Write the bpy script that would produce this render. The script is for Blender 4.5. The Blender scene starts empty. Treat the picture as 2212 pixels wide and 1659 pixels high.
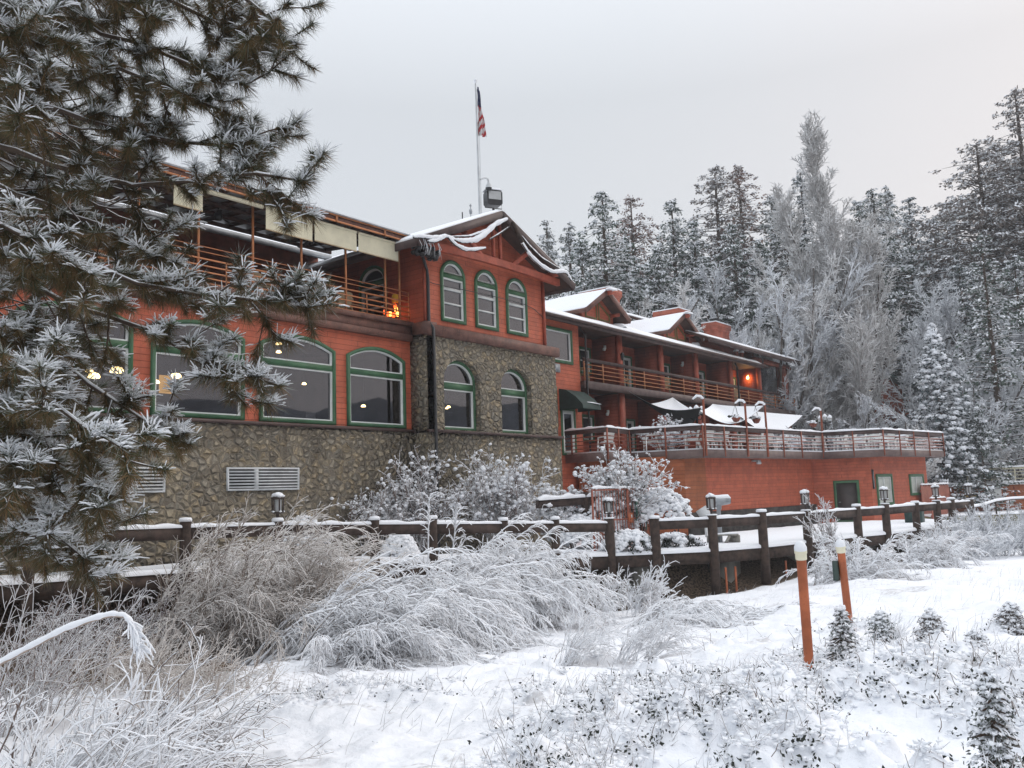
import bpy, math, random
import numpy as np
from mathutils import Vector, Matrix
from mathutils.geometry import tessellate_polygon
S = bpy.context.scene
COL = S.collection
R = math.radians
rng = np.random.default_rng(7)
random.seed(7)

# ------------------------------------------------------------------ camera
YAW, PITCH, ROLL = R(37.9), R(7.25), R(-2.03)
FW = np.array([math.cos(YAW)*math.cos(PITCH), math.sin(YAW)*math.cos(PITCH), math.sin(PITCH)])
_r0 = np.array([math.sin(YAW), -math.cos(YAW), 0.]); _u0 = np.cross(_r0, FW)
CR = _r0*math.cos(ROLL)+_u0*math.sin(ROLL); CU = -_r0*math.sin(ROLL)+_u0*math.cos(ROLL)
cd = bpy.data.cameras.new('camera'); cam = bpy.data.objects.new('camera', cd); COL.objects.link(cam)
cd.sensor_width = 36; cd.sensor_fit = 'HORIZONTAL'; cd.lens = 2803/3264*36
cd.clip_start = .1; cd.clip_end = 4000
cam.matrix_world = Matrix(((CR[0], CU[0], -FW[0], 0), (CR[1], CU[1], -FW[1], 0), (CR[2], CU[2], -FW[2], 0), (0, 0, 0, 1)))
S.camera = cam
def at(x, y, D):      # point seen at (x, y) of the 2212-wide photograph, D metres ahead
    return (FW+CR*((x-1106)/1899.6)-CU*((y-829.5)/1899.6))*D

def onY(x, y, Y): d = at(x, y, 1.); return d*(Y/d[1])
def onZ(x, y, Z): d = at(x, y, 1.); return d*(Z/d[2])

# ------------------------------------------------------------------ sky, sun, exposure
W = bpy.data.worlds.new('World'); S.world = W; W.use_nodes = True
wt = W.node_tree; wt.nodes.clear()
SUN_EL, SUN_AZ = R(30), R(-25)          # azimuth measured from +X towards +Y
def wn(t): return wt.nodes.new(t)
sky = wn('ShaderNodeTexSky'); sky.sky_type = 'NISHITA'; sky.sun_disc = False
sky.sun_elevation = SUN_EL; sky.sun_rotation = R(90)-SUN_AZ; sky.dust_density = 4; sky.air_density = 1.5
b1 = wn('ShaderNodeBackground'); b1.inputs[1].default_value = .08
b2 = wn('ShaderNodeBackground'); b2.inputs[1].default_value = 1.0
mx = wn('ShaderNodeMixShader'); mx.inputs[0].default_value = .9
out = wn('ShaderNodeOutputWorld')
tc = wn('ShaderNodeTexCoord')
dt = wn('ShaderNodeVectorMath'); dt.operation = 'DOT_PRODUCT'; dt.inputs[1].default_value = tuple(_r0)
ns = wn('ShaderNodeTexNoise'); ns.inputs['Scale'].default_value = 1.6; ns.inputs['Detail'].default_value = 4
ad = wn('ShaderNodeMath'); ad.operation = 'MULTIPLY_ADD'; ad.inputs[1].default_value = .5
rp = wn('ShaderNodeValToRGB')
rp.color_ramp.elements[0].position = .0; rp.color_ramp.elements[0].color = (.58, .62, .68, 1)
rp.color_ramp.elements[1].position = .95; rp.color_ramp.elements[1].color = (.70, .67, .68, 1)
e = rp.color_ramp.elements.new(.5); e.color = (.60, .625, .66, 1)
mr = wn('ShaderNodeMapRange'); mr.inputs[1].default_value = -.75; mr.inputs[2].default_value = .75
sz = wn('ShaderNodeSeparateXYZ')
zb = wn('ShaderNodeMapRange'); zb.inputs[1].default_value = .42; zb.inputs[2].default_value = .95; zb.inputs[3].default_value = 1.0; zb.inputs[4].default_value = 2.3
vm = wn('ShaderNodeVectorMath'); vm.operation = 'SCALE'
L = wt.links.new
L(tc.outputs['Generated'], dt.inputs[0]); L(tc.outputs['Generated'], ns.inputs['Vector']); L(tc.outputs['Generated'], sz.inputs[0])
L(dt.outputs['Value'], mr.inputs[0]); L(ns.outputs['Fac'], ad.inputs[0]); 
sb = wn('ShaderNodeMath'); sb.operation = 'SUBTRACT'; sb.inputs[1].default_value = .25
L(mr.outputs[0], sb.inputs[0]); L(sb.outputs[0], ad.inputs[2])
L(ad.outputs[0], rp.inputs[0]); L(rp.outputs[0], vm.inputs[0]); L(sz.outputs['Z'], zb.inputs[0]); L(zb.outputs[0], vm.inputs['Scale'])
L(vm.outputs[0], b2.inputs[0]); L(sky.outputs[0], b1.inputs[0])
L(b1.outputs[0], mx.inputs[1]); L(b2.outputs[0], mx.inputs[2]); L(mx.outputs[0], out.inputs[0])
sd = bpy.data.lights.new('sun', 'SUN'); sd.energy = .5; sd.angle = R(30); sd.color = (1, .95, .9)
sun = bpy.data.objects.new('sun', sd); COL.objects.link(sun)
sun.rotation_euler = Vector((math.cos(SUN_EL)*math.cos(SUN_AZ), math.cos(SUN_EL)*math.sin(SUN_AZ), math.sin(SUN_EL))).to_track_quat('Z', 'Y').to_euler()
S.view_settings.view_transform = 'Standard'; S.view_settings.look = 'None'
S.view_settings.exposure = 0.30
S.cycles.diffuse_bounces = 8; S.cycles.max_bounces = 14; S.cycles.volume_bounces = 1; S.view_settings.gamma = 1
try: S.view_settings.use_curve_mapping = False
except Exception: pass

# ------------------------------------------------------------------ materials
class NT:
    def __init__(s, name):
        s.m = bpy.data.materials.new(name); s.m.use_nodes = True; s.t = s.m.node_tree; s.t.nodes.clear()
        s.o = s.n('ShaderNodeOutputMaterial')
    def n(s, t, **k):
        x = s.t.nodes.new(t)
        for a, b in k.items(): setattr(x, a, b)
        return x
    def l(s, a, b): s.t.links.new(a, b)
    def math(s, op, a, b=None):
        x = s.n('ShaderNodeMath', operation=op)
        for i, q in enumerate((a, b)):
            if q is None: continue
            if isinstance(q, (int, float)): x.inputs[i].default_value = q
            else: s.l(q, x.inputs[i])
        return x.outputs[0]
    def mix(s, f, a, b):
        x = s.n('ShaderNodeMix', data_type='RGBA')
        for i, q in ((0, f), (6, a), (7, b)):
            if isinstance(q, (int, float)): x.inputs[i].default_value = q
            elif isinstance(q, tuple): x.inputs[i].default_value = (*q, 1) if len(q) == 3 else q
            else: s.l(q, x.inputs[i])
        return x.outputs[2]
    def noise(s, sc, det=3, vec=None, rough=.55):
        x = s.n('ShaderNodeTexNoise'); x.inputs['Scale'].default_value = sc; x.inputs['Detail'].default_value = det; x.inputs['Roughness'].default_value = rough
        s.l(vec if vec else s.pos(), x.inputs['Vector']); return x.outputs['Fac']
    def pos(s):
        if not hasattr(s, '_p'): s._p = s.n('ShaderNodeNewGeometry')
        return s._p.outputs['Position']
    def normal(s): s.pos(); return s._p.outputs['Normal']
    def rng(s, v, a, b, c=0., d=1., smooth=True):
        x = s.n('ShaderNodeMapRange'); x.interpolation_type = 'SMOOTHSTEP' if smooth else 'LINEAR'
        for i, q in enumerate((a, b, c, d)): x.inputs[i+1].default_value = q
        s.l(v, x.inputs[0]); return x.outputs[0]
    def bsdf(s, col, rough=.7, metal=0., bump=None, bs=.3, bd=.02, spec=.4):
        p = s.n('ShaderNodeBsdfPrincipled'); p.inputs['Roughness'].default_value = rough if isinstance(rough, (int, float)) else .5
        if not isinstance(rough, (int, float)): s.l(rough, p.inputs['Roughness'])
        p.inputs['Metallic'].default_value = metal; p.inputs['Specular IOR Level'].default_value = spec
        if isinstance(col, tuple): p.inputs['Base Color'].default_value = (*col, 1)
        else: s.l(col, p.inputs['Base Color'])
        if bump is not None:
            b = s.n('ShaderNodeBump'); b.inputs['Strength'].default_value = bs; b.inputs['Distance'].default_value = bd
            s.l(bump, b.inputs['Height']); s.l(b.outputs[0], p.inputs['Normal'])
        s.l(p.outputs[0], s.o.inputs[0]); s.p = p; return s.m
def paint(name, col, rough=.55, var=.25, sc=3., metal=0., bs=.15, col2=None):
    t = NT(name); n = t.noise(sc, 5); n2 = t.noise(sc*9, 3)
    a = tuple(c*(1-var) for c in col); b = tuple(min(1, c*(1+var*.7)) for c in col)
    c = t.mix(t.rng(n, .3, .7), a, b)
    if col2: c = t.mix(t.rng(n2, .55, .75), c, col2)
    return t.bsdf(c, rough, metal, n2, bs, .01)
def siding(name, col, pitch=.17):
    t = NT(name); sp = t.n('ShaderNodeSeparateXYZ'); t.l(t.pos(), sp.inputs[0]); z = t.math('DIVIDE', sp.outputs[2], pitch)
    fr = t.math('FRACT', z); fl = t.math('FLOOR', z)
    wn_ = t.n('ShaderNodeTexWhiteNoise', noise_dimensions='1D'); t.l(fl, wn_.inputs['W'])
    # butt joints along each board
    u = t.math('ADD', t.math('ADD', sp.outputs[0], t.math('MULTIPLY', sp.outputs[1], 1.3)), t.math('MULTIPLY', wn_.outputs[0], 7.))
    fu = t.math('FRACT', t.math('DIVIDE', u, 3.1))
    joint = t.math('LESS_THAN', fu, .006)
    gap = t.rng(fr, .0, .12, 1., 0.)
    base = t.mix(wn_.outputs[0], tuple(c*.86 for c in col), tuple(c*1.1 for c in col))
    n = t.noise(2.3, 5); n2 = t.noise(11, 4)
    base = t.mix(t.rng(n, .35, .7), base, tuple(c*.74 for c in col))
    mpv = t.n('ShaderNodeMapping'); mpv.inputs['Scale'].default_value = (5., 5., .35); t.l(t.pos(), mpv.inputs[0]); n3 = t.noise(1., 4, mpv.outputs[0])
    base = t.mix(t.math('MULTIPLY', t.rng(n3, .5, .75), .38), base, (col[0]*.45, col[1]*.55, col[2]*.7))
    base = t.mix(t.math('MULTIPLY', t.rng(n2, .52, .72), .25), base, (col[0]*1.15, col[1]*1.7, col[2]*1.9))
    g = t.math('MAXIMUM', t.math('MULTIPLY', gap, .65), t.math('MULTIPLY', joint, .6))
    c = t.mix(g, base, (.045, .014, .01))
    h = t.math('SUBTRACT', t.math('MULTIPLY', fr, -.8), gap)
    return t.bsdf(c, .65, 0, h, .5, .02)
def stone(name):
    t = NT(name); mp = t.n('ShaderNodeMapping'); mp.inputs['Scale'].default_value = (4.3, 4.3, 5.4); t.l(t.pos(), mp.inputs[0])
    wob = t.n('ShaderNodeTexNoise'); wob.inputs['Scale'].default_value = 2.2; t.l(t.pos(), wob.inputs['Vector'])
    vv = t.n('ShaderNodeVectorMath', operation='MULTIPLY_ADD'); vv.inputs[1].default_value = (.45, .45, .45); t.l(wob.outputs['Color'], vv.inputs[0]); t.l(mp.outputs[0], vv.inputs[2])
    v1 = t.n('ShaderNodeTexVoronoi', feature='F1'); v2 = t.n('ShaderNodeTexVoronoi', feature='DISTANCE_TO_EDGE')
    for v in (v1, v2): v.inputs['Scale'].default_value = 1.0; t.l(vv.outputs[0], v.inputs['Vector'])
    rp = t.n('ShaderNodeValToRGB'); cr = rp.color_ramp
    cols = [(0, (.22, .187, .138)), (.2, (.325, .278, .20)), (.4, (.265, .238, .188)), (.55, (.355, .30, .21)), (.72, (.285, .252, .195)), (.86, (.385, .31, .20)), (1, (.235, .22, .18))]
    cr.interpolation = 'CONSTANT'
    cr.elements[0].position = 0; cr.elements[0].color = (*cols[0][1], 1); cr.elements[1].position = 1; cr.elements[1].color = (*cols[-1][1], 1)
    for p, c in cols[1:-1]: e = cr.elements.new(p); e.color = (*c, 1)
    sc = t.n('ShaderNodeSeparateColor'); t.l(v1.outputs['Color'], sc.inputs[0]); t.l(sc.outputs[0], rp.inputs[0])
    n = t.noise(14, 4); n0 = t.noise(.7, 3)
    c = t.mix(t.rng(n, .3, .7), rp.outputs[0], t.mix(.5, rp.outputs[0], (.13, .12, .10)))
    # old water stains running down from the wall's weep holes
    sp = t.n('ShaderNodeSeparateXYZ'); t.l(t.pos(), sp.inputs[0])
    st = None
    for x0, w in ((14.35, .16), (16.0, .1), (17.15, .2), (19.1, .06)):
        d = t.math('ABSOLUTE', t.math('SUBTRACT', sp.outputs[0], x0)); k = t.rng(d, w*.3, w*1.3, 1., 0.)
        st = k if st is None else t.math('MAXIMUM', st, k)
    st = t.math('MULTIPLY', t.math('MULTIPLY', st, t.rng(sp.outputs[2], -1.2, 2.3)), t.rng(n0, .25, .6))
    c = t.mix(t.math('MULTIPLY', st, .7), c, (.07, .055, .04))
    mort_shade = t.rng(v2.outputs[0], .01, .06, 1., 0.)
    c = t.mix(t.math('MULTIPLY', mort_shade, .7), c, (.085, .07, .054))  # mortar colour, deepened to paint in the shadow between stones
    h = t.math('ADD', t.rng(v2.outputs[0], 0., .3), t.math('MULTIPLY', n, .25))
    return t.bsdf(c, .85, 0, h, 1., .12)
def snow_mat(name='snow', col=(.88, .9, .93)):
    t = NT(name); n = t.noise(9, 5); n2 = t.noise(60, 3)
    c = t.mix(n, tuple(x*.96 for x in col), col)
    return t.bsdf(c, .75, 0, t.math('ADD', n, t.math('MULTIPLY', n2, .3)), .35, .03, .2)
def topsnow(name, col, lo=-.1, hi=.5, sc=8., amt=.35, snow=(.88, .9, .93), rough=.8, var=.3, bump=.2):
    """a surface with snow lying on whatever faces up"""
    t = NT(name); sp = t.n('ShaderNodeSeparateXYZ'); t.l(t.normal(), sp.inputs[0]); n = t.noise(sc, 4)
    z = t.math('ADD', sp.outputs[2], t.math('MULTIPLY', t.math('SUBTRACT', n, .5), amt*2))
    f = t.rng(z, lo, hi)
    base = t.mix(t.noise(sc*.6+1, 3), tuple(c*(1-var) for c in col), tuple(c*(1+var) for c in col))
    return t.bsdf(t.mix(f, base, snow), rough, 0, n, bump, .01, .2)
def emit(name, col, s):
    t = NT(name); e = t.n('ShaderNodeEmission'); e.inputs[0].default_value = (*col, 1); e.inputs[1].default_value = s; t.l(e.outputs[0], t.o.inputs[0]); return t.m
def glass(name, tint=(.55, .55, .6), ior=2.05):
    t = NT(name); a = t.n('ShaderNodeBsdfTransparent'); a.inputs[0].default_value = (*tint, 1)
    g = t.n('ShaderNodeBsdfGlossy'); g.inputs['Roughness'].default_value = .02; g.inputs[0].default_value = (.92, .92, 1, 1)
    f = t.n('ShaderNodeFresnel'); f.inputs[0].default_value = ior; m = t.n('ShaderNodeMixShader')
    bn = t.n('ShaderNodeBump'); bn.inputs['Strength'].default_value = .06; bn.inputs['Distance'].default_value = .02
    t.l(t.noise(.9, 2), bn.inputs['Height']); t.l(bn.outputs[0], g.inputs['Normal'])
    t.l(f.outputs[0], m.inputs[0]); t.l(a.outputs[0], m.inputs[1]); t.l(g.outputs[0], m.inputs[2]); t.l(m.outputs[0], t.o.inputs[0]); return t.m
M = dict(
    snow=snow_mat(), red=siding('red_siding', (.51, .118, .058)), red_shade=siding('red_siding_shaded', (.38, .078, .038)), orange=siding('orange_siding', (.36, .105, .038)),  # second red is the same siding with porch and canopy shade put into its colour
    stone=stone('river_stone'), trim=paint('brown_trim', (.14, .066, .05), .6, .4, 2.5, col2=(.28, .11, .075)), fascia=paint('brown_fascia', (.075, .045, .04), .55, .3),
    fasciag=paint('grey_brown_fascia', (.15, .105, .095), .6, .2), green=paint('green_paint', (.045, .125, .058), .5, .2), white=paint('white_vinyl', (.72, .74, .72), .4, .06),
    rail=paint('orange_rail', (.50, .19, .075), .5, .2), railred=paint('red_brown_rail', (.26, .075, .04), .5, .3), beam=paint('red_beam', (.36, .075, .04), .6, .25),
    timber=paint('dark_timber', (.05, .032, .024), .8, .5, 6, bs=.5, col2=(.085, .055, .04)), timber2=paint('rail_timber', (.065, .044, .036), .8, .4, 5, bs=.4, col2=(.04, .028, .024)),
    soffit=paint('dark_soffit', (.06, .028, .02), .8, .3), black=paint('black_metal', (.02, .021, .023), .4, .3), metal=paint('grey_metal', (.32, .34, .36), .45, .2, metal=.4),
    galv=paint('pale_galvanised', (.55, .57, .58), .5, .15), canvas=paint('cream_canvas', (.62, .58, .43), .8, .08), interior=paint('dining_room', (.09, .065, .05), .9, .3, 1.2),
    dark=paint('dark_void', (.02, .017, .015), .9, .3), plastic=paint('white_plastic', (.80, .80, .77), .45, .06), tan=paint('tan_wood', (.44, .33, .2), .7, .2),
    sail=paint('black_sail', (.012, .014, .014), .75, .2), awning=paint('dark_green_canvas', (.012, .035, .03), .7, .3), concrete=paint('concrete', (.28, .27, .24), .9, .25, 2, bs=.4),
    moss=paint('mossy_concrete', (.27, .24, .12), .9, .35, 1.2, col2=(.2, .22, .08)), pipe=paint('orange_pipe', (.44, .125, .05), .55, .25, 4, col2=(.3, .08, .035)), cream=paint('cream_cap', (.82, .78, .58), .5, .06),
    bark=topsnow('pine_bark', (.085, .06, .045), .35, .8), barkg=paint('grey_bark', (.10, .085, .075), .9, .35, 3, bs=.5), gate=paint('gate_red', (.33, .10, .06), .5, .2), signg=paint('sign_green', (.06, .15, .115), .5, .25, 6),
    letter=paint('pale_lettering', (.62, .68, .62), .6, .1), yellow=paint('yellow_plastic', (.68, .40, .03), .4, .1), bronze=paint('dark_bronze', (.05, .035, .03), .5, .3), frost=paint('frosted_glass', (.45, .46, .46), .25, .1),
    curtain=paint('pale_curtain', (.50, .53, .49), .7, .08), brick=siding('chimney_siding', (.44, .12, .07), .14), door=paint('dark_door', (.055, .045, .042), .5, .2), brown2=paint('red_brown', (.22, .06, .035), .7, .3),
    glass=glass('window_glass'), glassd=paint('dark_glass', (.03, .034, .036), .06, .3, bs=.0), lamp=emit('warm_lamp', (1, .72, .28), 9), lamp2=emit('porch_bulb', (1, .66, .25), 12), red_l=emit('red_lantern', (1, .10, .02), 3.2), orange_l=emit('orange_lantern', (1, .42, .08), 4.5), warmw=emit('lit_panel', (1, .55, .15), .7),
    needle=paint('pine_needle', (.062, .070, .030), .7, .5, 3), needle_b=paint('brown_needle', (.17, .105, .045), .75, .4, 3), needle_f=paint('frosted_needle', (.38, .40, .37), .8, .25, 3),
    fir=paint('fir_green', (.058, .085, .066), .8, .45, .7), firb=paint('fir_blue', (.060, .084, .088), .8, .45, .7), firg=paint('fir_grey', (.13, .145, .13), .8, .4, .7), firr=paint('rust_pine', (.20, .125, .10), .8, .4, .7), firp=paint('grey_brown_pine', (.155, .13, .115), .8, .4, .7),
    frostt=topsnow('frosted_twig', (.48, .46, .445), -.6, .3, 3, .4, (.83, .835, .84)), frostb=topsnow('blue_frosted_twig', (.50, .515, .54), -.6, .3, 3, .4, (.83, .85, .88)),
    twig=topsnow('snowy_twig', (.22, .165, .14), -.45, .3, 14, .5), twigw=topsnow('white_twig', (.36, .30, .26), -.8, -.15, 12, .4), twigb=topsnow('brown_twig', (.36, .29, .24), -.6, .5, 14, .6, (.78, .76, .74)), twigr=topsnow('red_brown_twig', (.12, .06, .045), -.1, .5, 14, .6),
    leaf=paint('dark_leaf', (.025, .030, .022), .7, .5, 20), grassb=paint('dead_grass', (.22, .16, .09), .9, .4, 9),
)
def ground_material():
    t = NT('snow_ground'); n = t.noise(1.1, 6); n2 = t.noise(16, 5); n3 = t.noise(5, 5)
    sp = t.n('ShaderNodeSeparateXYZ'); t.l(t.normal(), sp.inputs[0])
    at_ = t.n('ShaderNodeAttribute'); at_.attribute_name = 'bare'
    c = t.mix(n3, (.84, .86, .9), (.89, .905, .93))
    litter = t.mix(t.rng(n2, .35, .65), (.035, .026, .018), (.16, .115, .08))
    f = t.rng(t.math('ADD', t.math('MULTIPLY', at_.outputs['Fac'], 1.0), t.math('MULTIPLY', n2, .9)), .85, 1.15)
    f2 = t.math('MULTIPLY', t.rng(t.math('ADD', n, t.math('MULTIPLY', n2, .5)), .84, .98), .35)
    c = t.mix(t.math('MAXIMUM', f, f2), c, litter)
    return t.bsdf(c, .8, 0, t.math('ADD', n2, t.math('MULTIPLY', n3, .8)), .4, .05, .2)
M['ground'] = ground_material()

# ------------------------------------------------------------------ mesh helpers
def frame(p0, p1):
    """4x4: x runs p0->p1 (level), z up, y into the wall"""
    p0 = np.array(p0, float); x = np.array(p1, float)-p0; x[2] = 0; x /= np.linalg.norm(x); z = np.array([0, 0, 1.]); y = np.cross(z, x)
    T = np.eye(4); T[:3, 0] = x; T[:3, 1] = y; T[:3, 2] = z; T[:3, 3] = p0; return T
def wo(o):
    v = np.zeros(3)
    while o is not None: v += np.array(o.location); o = o.parent
    return v
class MB:
    def __init__(s, T=None): s.V = []; s.F = []; s.n = 0; s.T = T
    def add(s, V, F, mi=0, smooth=None):
        V = np.asarray(V, float).reshape(-1, 3)
        if s.T is not None: V = V@s.T[:3, :3].T+s.T[:3, 3]
        F = [np.asarray(f, np.int64) for f in (F if isinstance(F, list) and len(F) and isinstance(F[0], np.ndarray) and F[0].ndim == 2 else [np.asarray(F)])]
        for f in F:
            if f.size: s.F.append((f+s.n, mi))
        s.V.append(V); s.n += len(V)
    def box(s, x0, x1, y0, y1, z0, z1, mi=0):
        V = [(x, y, z) for x in (x0, x1) for y in (y0, y1) for z in (z0, z1)]
        s.add(V, [(0, 1, 3, 2), (4, 6, 7, 5), (0, 4, 5, 1), (2, 3, 7, 6), (0, 2, 6, 4), (1, 5, 7, 3)], mi)
    def bar(s, a, b, w, h, mi=0, up=(0, 0, 1)):
        a = np.array(a, float); b = np.array(b, float); t = b-a; t /= np.linalg.norm(t); up = np.array(up, float)
        if abs(t@up) > .99: up = np.array([1., 0, 0])
        x = np.cross(t, up); x /= np.linalg.norm(x); y = np.cross(x, t)
        V = [p+x*sx*w/2+y*sy*h/2 for p in (a, b) for sx in (-1, 1) for sy in (-1, 1)]
        s.add(V, [(0, 1, 3, 2), (4, 6, 7, 5), (0, 4, 5, 1), (2, 3, 7, 6), (0, 2, 6, 4), (1, 5, 7, 3)], mi)
    def tube(s, pts, r, n=8, mi=0, cap=True):
        P = np.asarray(pts, float)[None]; rr = np.broadcast_to(np.asarray(r, float), (P.shape[1],))[None]
        V, F = tubes(P, rr, n); s.add(V, F, mi)
        if cap:
            k = P.shape[1]; s.add(V[:n], [tuple(range(n))[::-1]], mi); s.add(V[(k-1)*n:], [tuple(range(n))], mi)
    def lathe(s, prof, c, n=14, mi=0):
        prof = np.asarray(prof, float); a = np.arange(n)*2*np.pi/n; k = len(prof)
        V = np.stack([np.outer(prof[:, 0], np.cos(a))+c[0], np.outer(prof[:, 0], np.sin(a))+c[1], np.repeat(prof[:, 1:2], n, 1)+c[2]], -1).reshape(-1, 3)
        i, j = np.meshgrid(np.arange(k-1), np.arange(n), indexing='ij'); j2 = (j+1) % n
        F = np.stack([i*n+j, i*n+j2, (i+1)*n+j2, (i+1)*n+j], -1).reshape(-1, 4); s.add(V, F, mi)
    def grid(s, P, mi=0):
        a, b = P.shape[:2]; i, j = np.meshgrid(np.arange(a-1), np.arange(b-1), indexing='ij')
        F = np.stack([i*b+j, (i+1)*b+j, (i+1)*b+j+1, i*b+j+1], -1).reshape(-1, 4); s.add(P.reshape(-1, 3), F, mi)
    def poly(s, loops, y, mi=0, flip=False):       # flat polygon(s) with holes in the local XZ plane
        pts = [p for l in loops for p in l]
        tri = tessellate_polygon([[Vector((p[0], p[1], 0)) for p in l] for l in loops])
        s.add([(p[0], y, p[1]) for p in pts], np.array([t for t in tri]), mi)
    def prism(s, pts, y0, y1, mi=0):               # XZ outline extruded in y
        n = len(pts); s.poly([pts], y0, mi); s.poly([pts], y1, mi)
        V = [(p[0], y, p[1]) for y in (y0, y1) for p in pts]
        s.add(V, [(i, (i+1) % n, n+(i+1) % n, n+i) for i in range(n)], mi)
    def slab(s, pts, z0, z1, mi=0):                # XY outline extruded in z
        n = len(pts); tri = tessellate_polygon([[Vector((p[0], p[1], 0)) for p in pts]])
        for z in (z0, z1): s.add([(p[0], p[1], z) for p in pts], np.array(list(tri)), mi)
        s.add([(p[0], p[1], z) for z in (z0, z1) for p in pts], [(i, (i+1) % n, n+(i+1) % n, n+i) for i in range(n)], mi)
    def ring(s, o, i, y0, y1, mi=0):
        n = len(o); V = [(p[0], y, p[1]) for l, y in ((o, y0), (i, y0), (i, y1), (o, y1)) for p in l]
        F = []
        for a, b in ((0, 1), (1, 2), (3, 0)):
            for k in range(n): q = (k+1) % n; F.append((a*n+k, a*n+q, b*n+q, b*n+k))
        s.add(V, F, mi)
    def build(s, name, mats, parent=None, smooth=False):
        me = bpy.data.meshes.new(name); V = np.concatenate(s.V) if s.V else np.zeros((0, 3))
        if parent is not None: V = V-wo(parent)
        me.vertices.add(len(V)); me.vertices.foreach_set('co', V.astype(np.float32).ravel())
        nl = sum(f.size for f, _ in s.F); npoly = sum(len(f) for f, _ in s.F)
        me.loops.add(nl); me.polygons.add(npoly)
        me.loops.foreach_set('vertex_index', np.concatenate([f.ravel() for f, _ in s.F]).astype(np.int32))
        tot = np.concatenate([np.full(len(f), f.shape[1]) for f, _ in s.F]); st = np.concatenate([[0], np.cumsum(tot)[:-1]])
        me.polygons.foreach_set('loop_start', st.astype(np.int32)); me.polygons.foreach_set('loop_total', tot.astype(np.int32))
        me.polygons.foreach_set('material_index', np.concatenate([np.full(len(f), m) for f, m in s.F]).astype(np.int32))
        if smooth: me.polygons.foreach_set('use_smooth', np.ones(npoly, bool))
        me.update(calc_edges=True); me.validate()
        for m in (mats if isinstance(mats, (list, tuple)) else [mats]): me.materials.append(M[m] if isinstance(m, str) else m)
        o = bpy.data.objects.new(name, me); COL.objects.link(o)
        if parent is not None: o.parent = parent
        return o
def tubes(P, Rr, n=3):
    """P (N,K,3) centre lines, Rr (N,K) radii -> vertices, quads"""
    N, K = P.shape[:2]; T = np.gradient(P, axis=1); T /= np.linalg.norm(T, axis=2, keepdims=True)+1e-9
    ref = np.where(np.abs(T[..., 2:3]) > .9, np.array([1., 0, 0]), np.array([0, 0, 1.]))
    A = np.cross(T, ref); A /= np.linalg.norm(A, axis=2, keepdims=True)+1e-9; B = np.cross(A, T)
    a = np.arange(n)*2*np.pi/n+np.pi/2
    V = P[:, :, None]+Rr[:, :, None, None]*(A[:, :, None]*np.cos(a)[:, None]+B[:, :, None]*np.sin(a)[:, None])
    i, k, j = np.meshgrid(np.arange(N), np.arange(K-1), np.arange(n), indexing='ij'); j2 = (j+1) % n; b = (i*K+k)*n
    F = np.stack([b+j, b+j2, b+n+j2, b+n+j], -1).reshape(-1, 4)
    return V.reshape(-1, 3), F
_t = (1+5**.5)/2
ICO = np.array([(-1, _t, 0), (1, _t, 0), (-1, -_t, 0), (1, -_t, 0), (0, -1, _t), (0, 1, _t), (0, -1, -_t), (0, 1, -_t), (_t, 0, -1), (_t, 0, 1), (-_t, 0, -1), (-_t, 0, 1)])/math.hypot(1, _t)
ICF = np.array([(0, 11, 5), (0, 5, 1), (0, 1, 7), (0, 7, 10), (0, 10, 11), (1, 5, 9), (5, 11, 4), (11, 10, 2), (10, 7, 6), (7, 1, 8), (3, 9, 4), (3, 4, 2), (3, 2, 6), (3, 6, 8), (3, 8, 9), (4, 9, 5), (2, 4, 11), (6, 2, 10), (8, 6, 7), (9, 8, 1)])
def blobs(C, r, g, sq=.65, jit=.25):
    N = len(C); V = ICO[None]*(np.asarray(r).reshape(-1, 1, 1))*(1+g.uniform(-jit, jit, (N, 12, 1))); V[..., 2] *= sq
    V = V+np.asarray(C)[:, None]; F = ICF[None]+(np.arange(N)*12)[:, None, None]; return V.reshape(-1, 3), F.reshape(-1, 3)
def tag(o, label=None, cat=None, group=None, kind=None):
    for k, v in (('label', label), ('category', cat), ('group', group), ('kind', kind)):
        if v: o[k] = v
    return o
def thing(name, label, cat, loc=(0, 0, 0), group=None, rz=0):
    o = bpy.data.objects.new(name, None); COL.objects.link(o); o.location = tuple(float(q) for q in loc); o.rotation_euler = (0, 0, rz); o.empty_display_size = .3
    return tag(o, label, cat, group)
def copy_tree(o, parent=None):
    c = o.copy(); COL.objects.link(c); c.parent = parent
    for ch in list(o.children): copy_tree(ch, c)
    return c
def place(proto, first, loc, rz, label, sc=None):
    o = proto if first else copy_tree(proto)
    o.location = tuple(float(q) for q in loc); o.rotation_euler = (0, 0, rz); o['label'] = label
    if sc: o.scale = (sc,)*3 if isinstance(sc, (int, float)) else sc
    return o
# value noise
_tab = np.random.default_rng(3).random((256, 256))
def vn(x, y, f, s=0):
    x = np.asarray(x)*f+s*17.3; y = np.asarray(y)*f+s*9.1; i = np.floor(x).astype(int); j = np.floor(y).astype(int); u = x-i; w = y-j
    u = u*u*(3-2*u); w = w*w*(3-2*w); g = lambda a, b: _tab[a % 256, b % 256]
    return (g(i, j)*(1-u)+g(i+1, j)*u)*(1-w)+(g(i, j+1)*(1-u)+g(i+1, j+1)*u)*w

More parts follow.
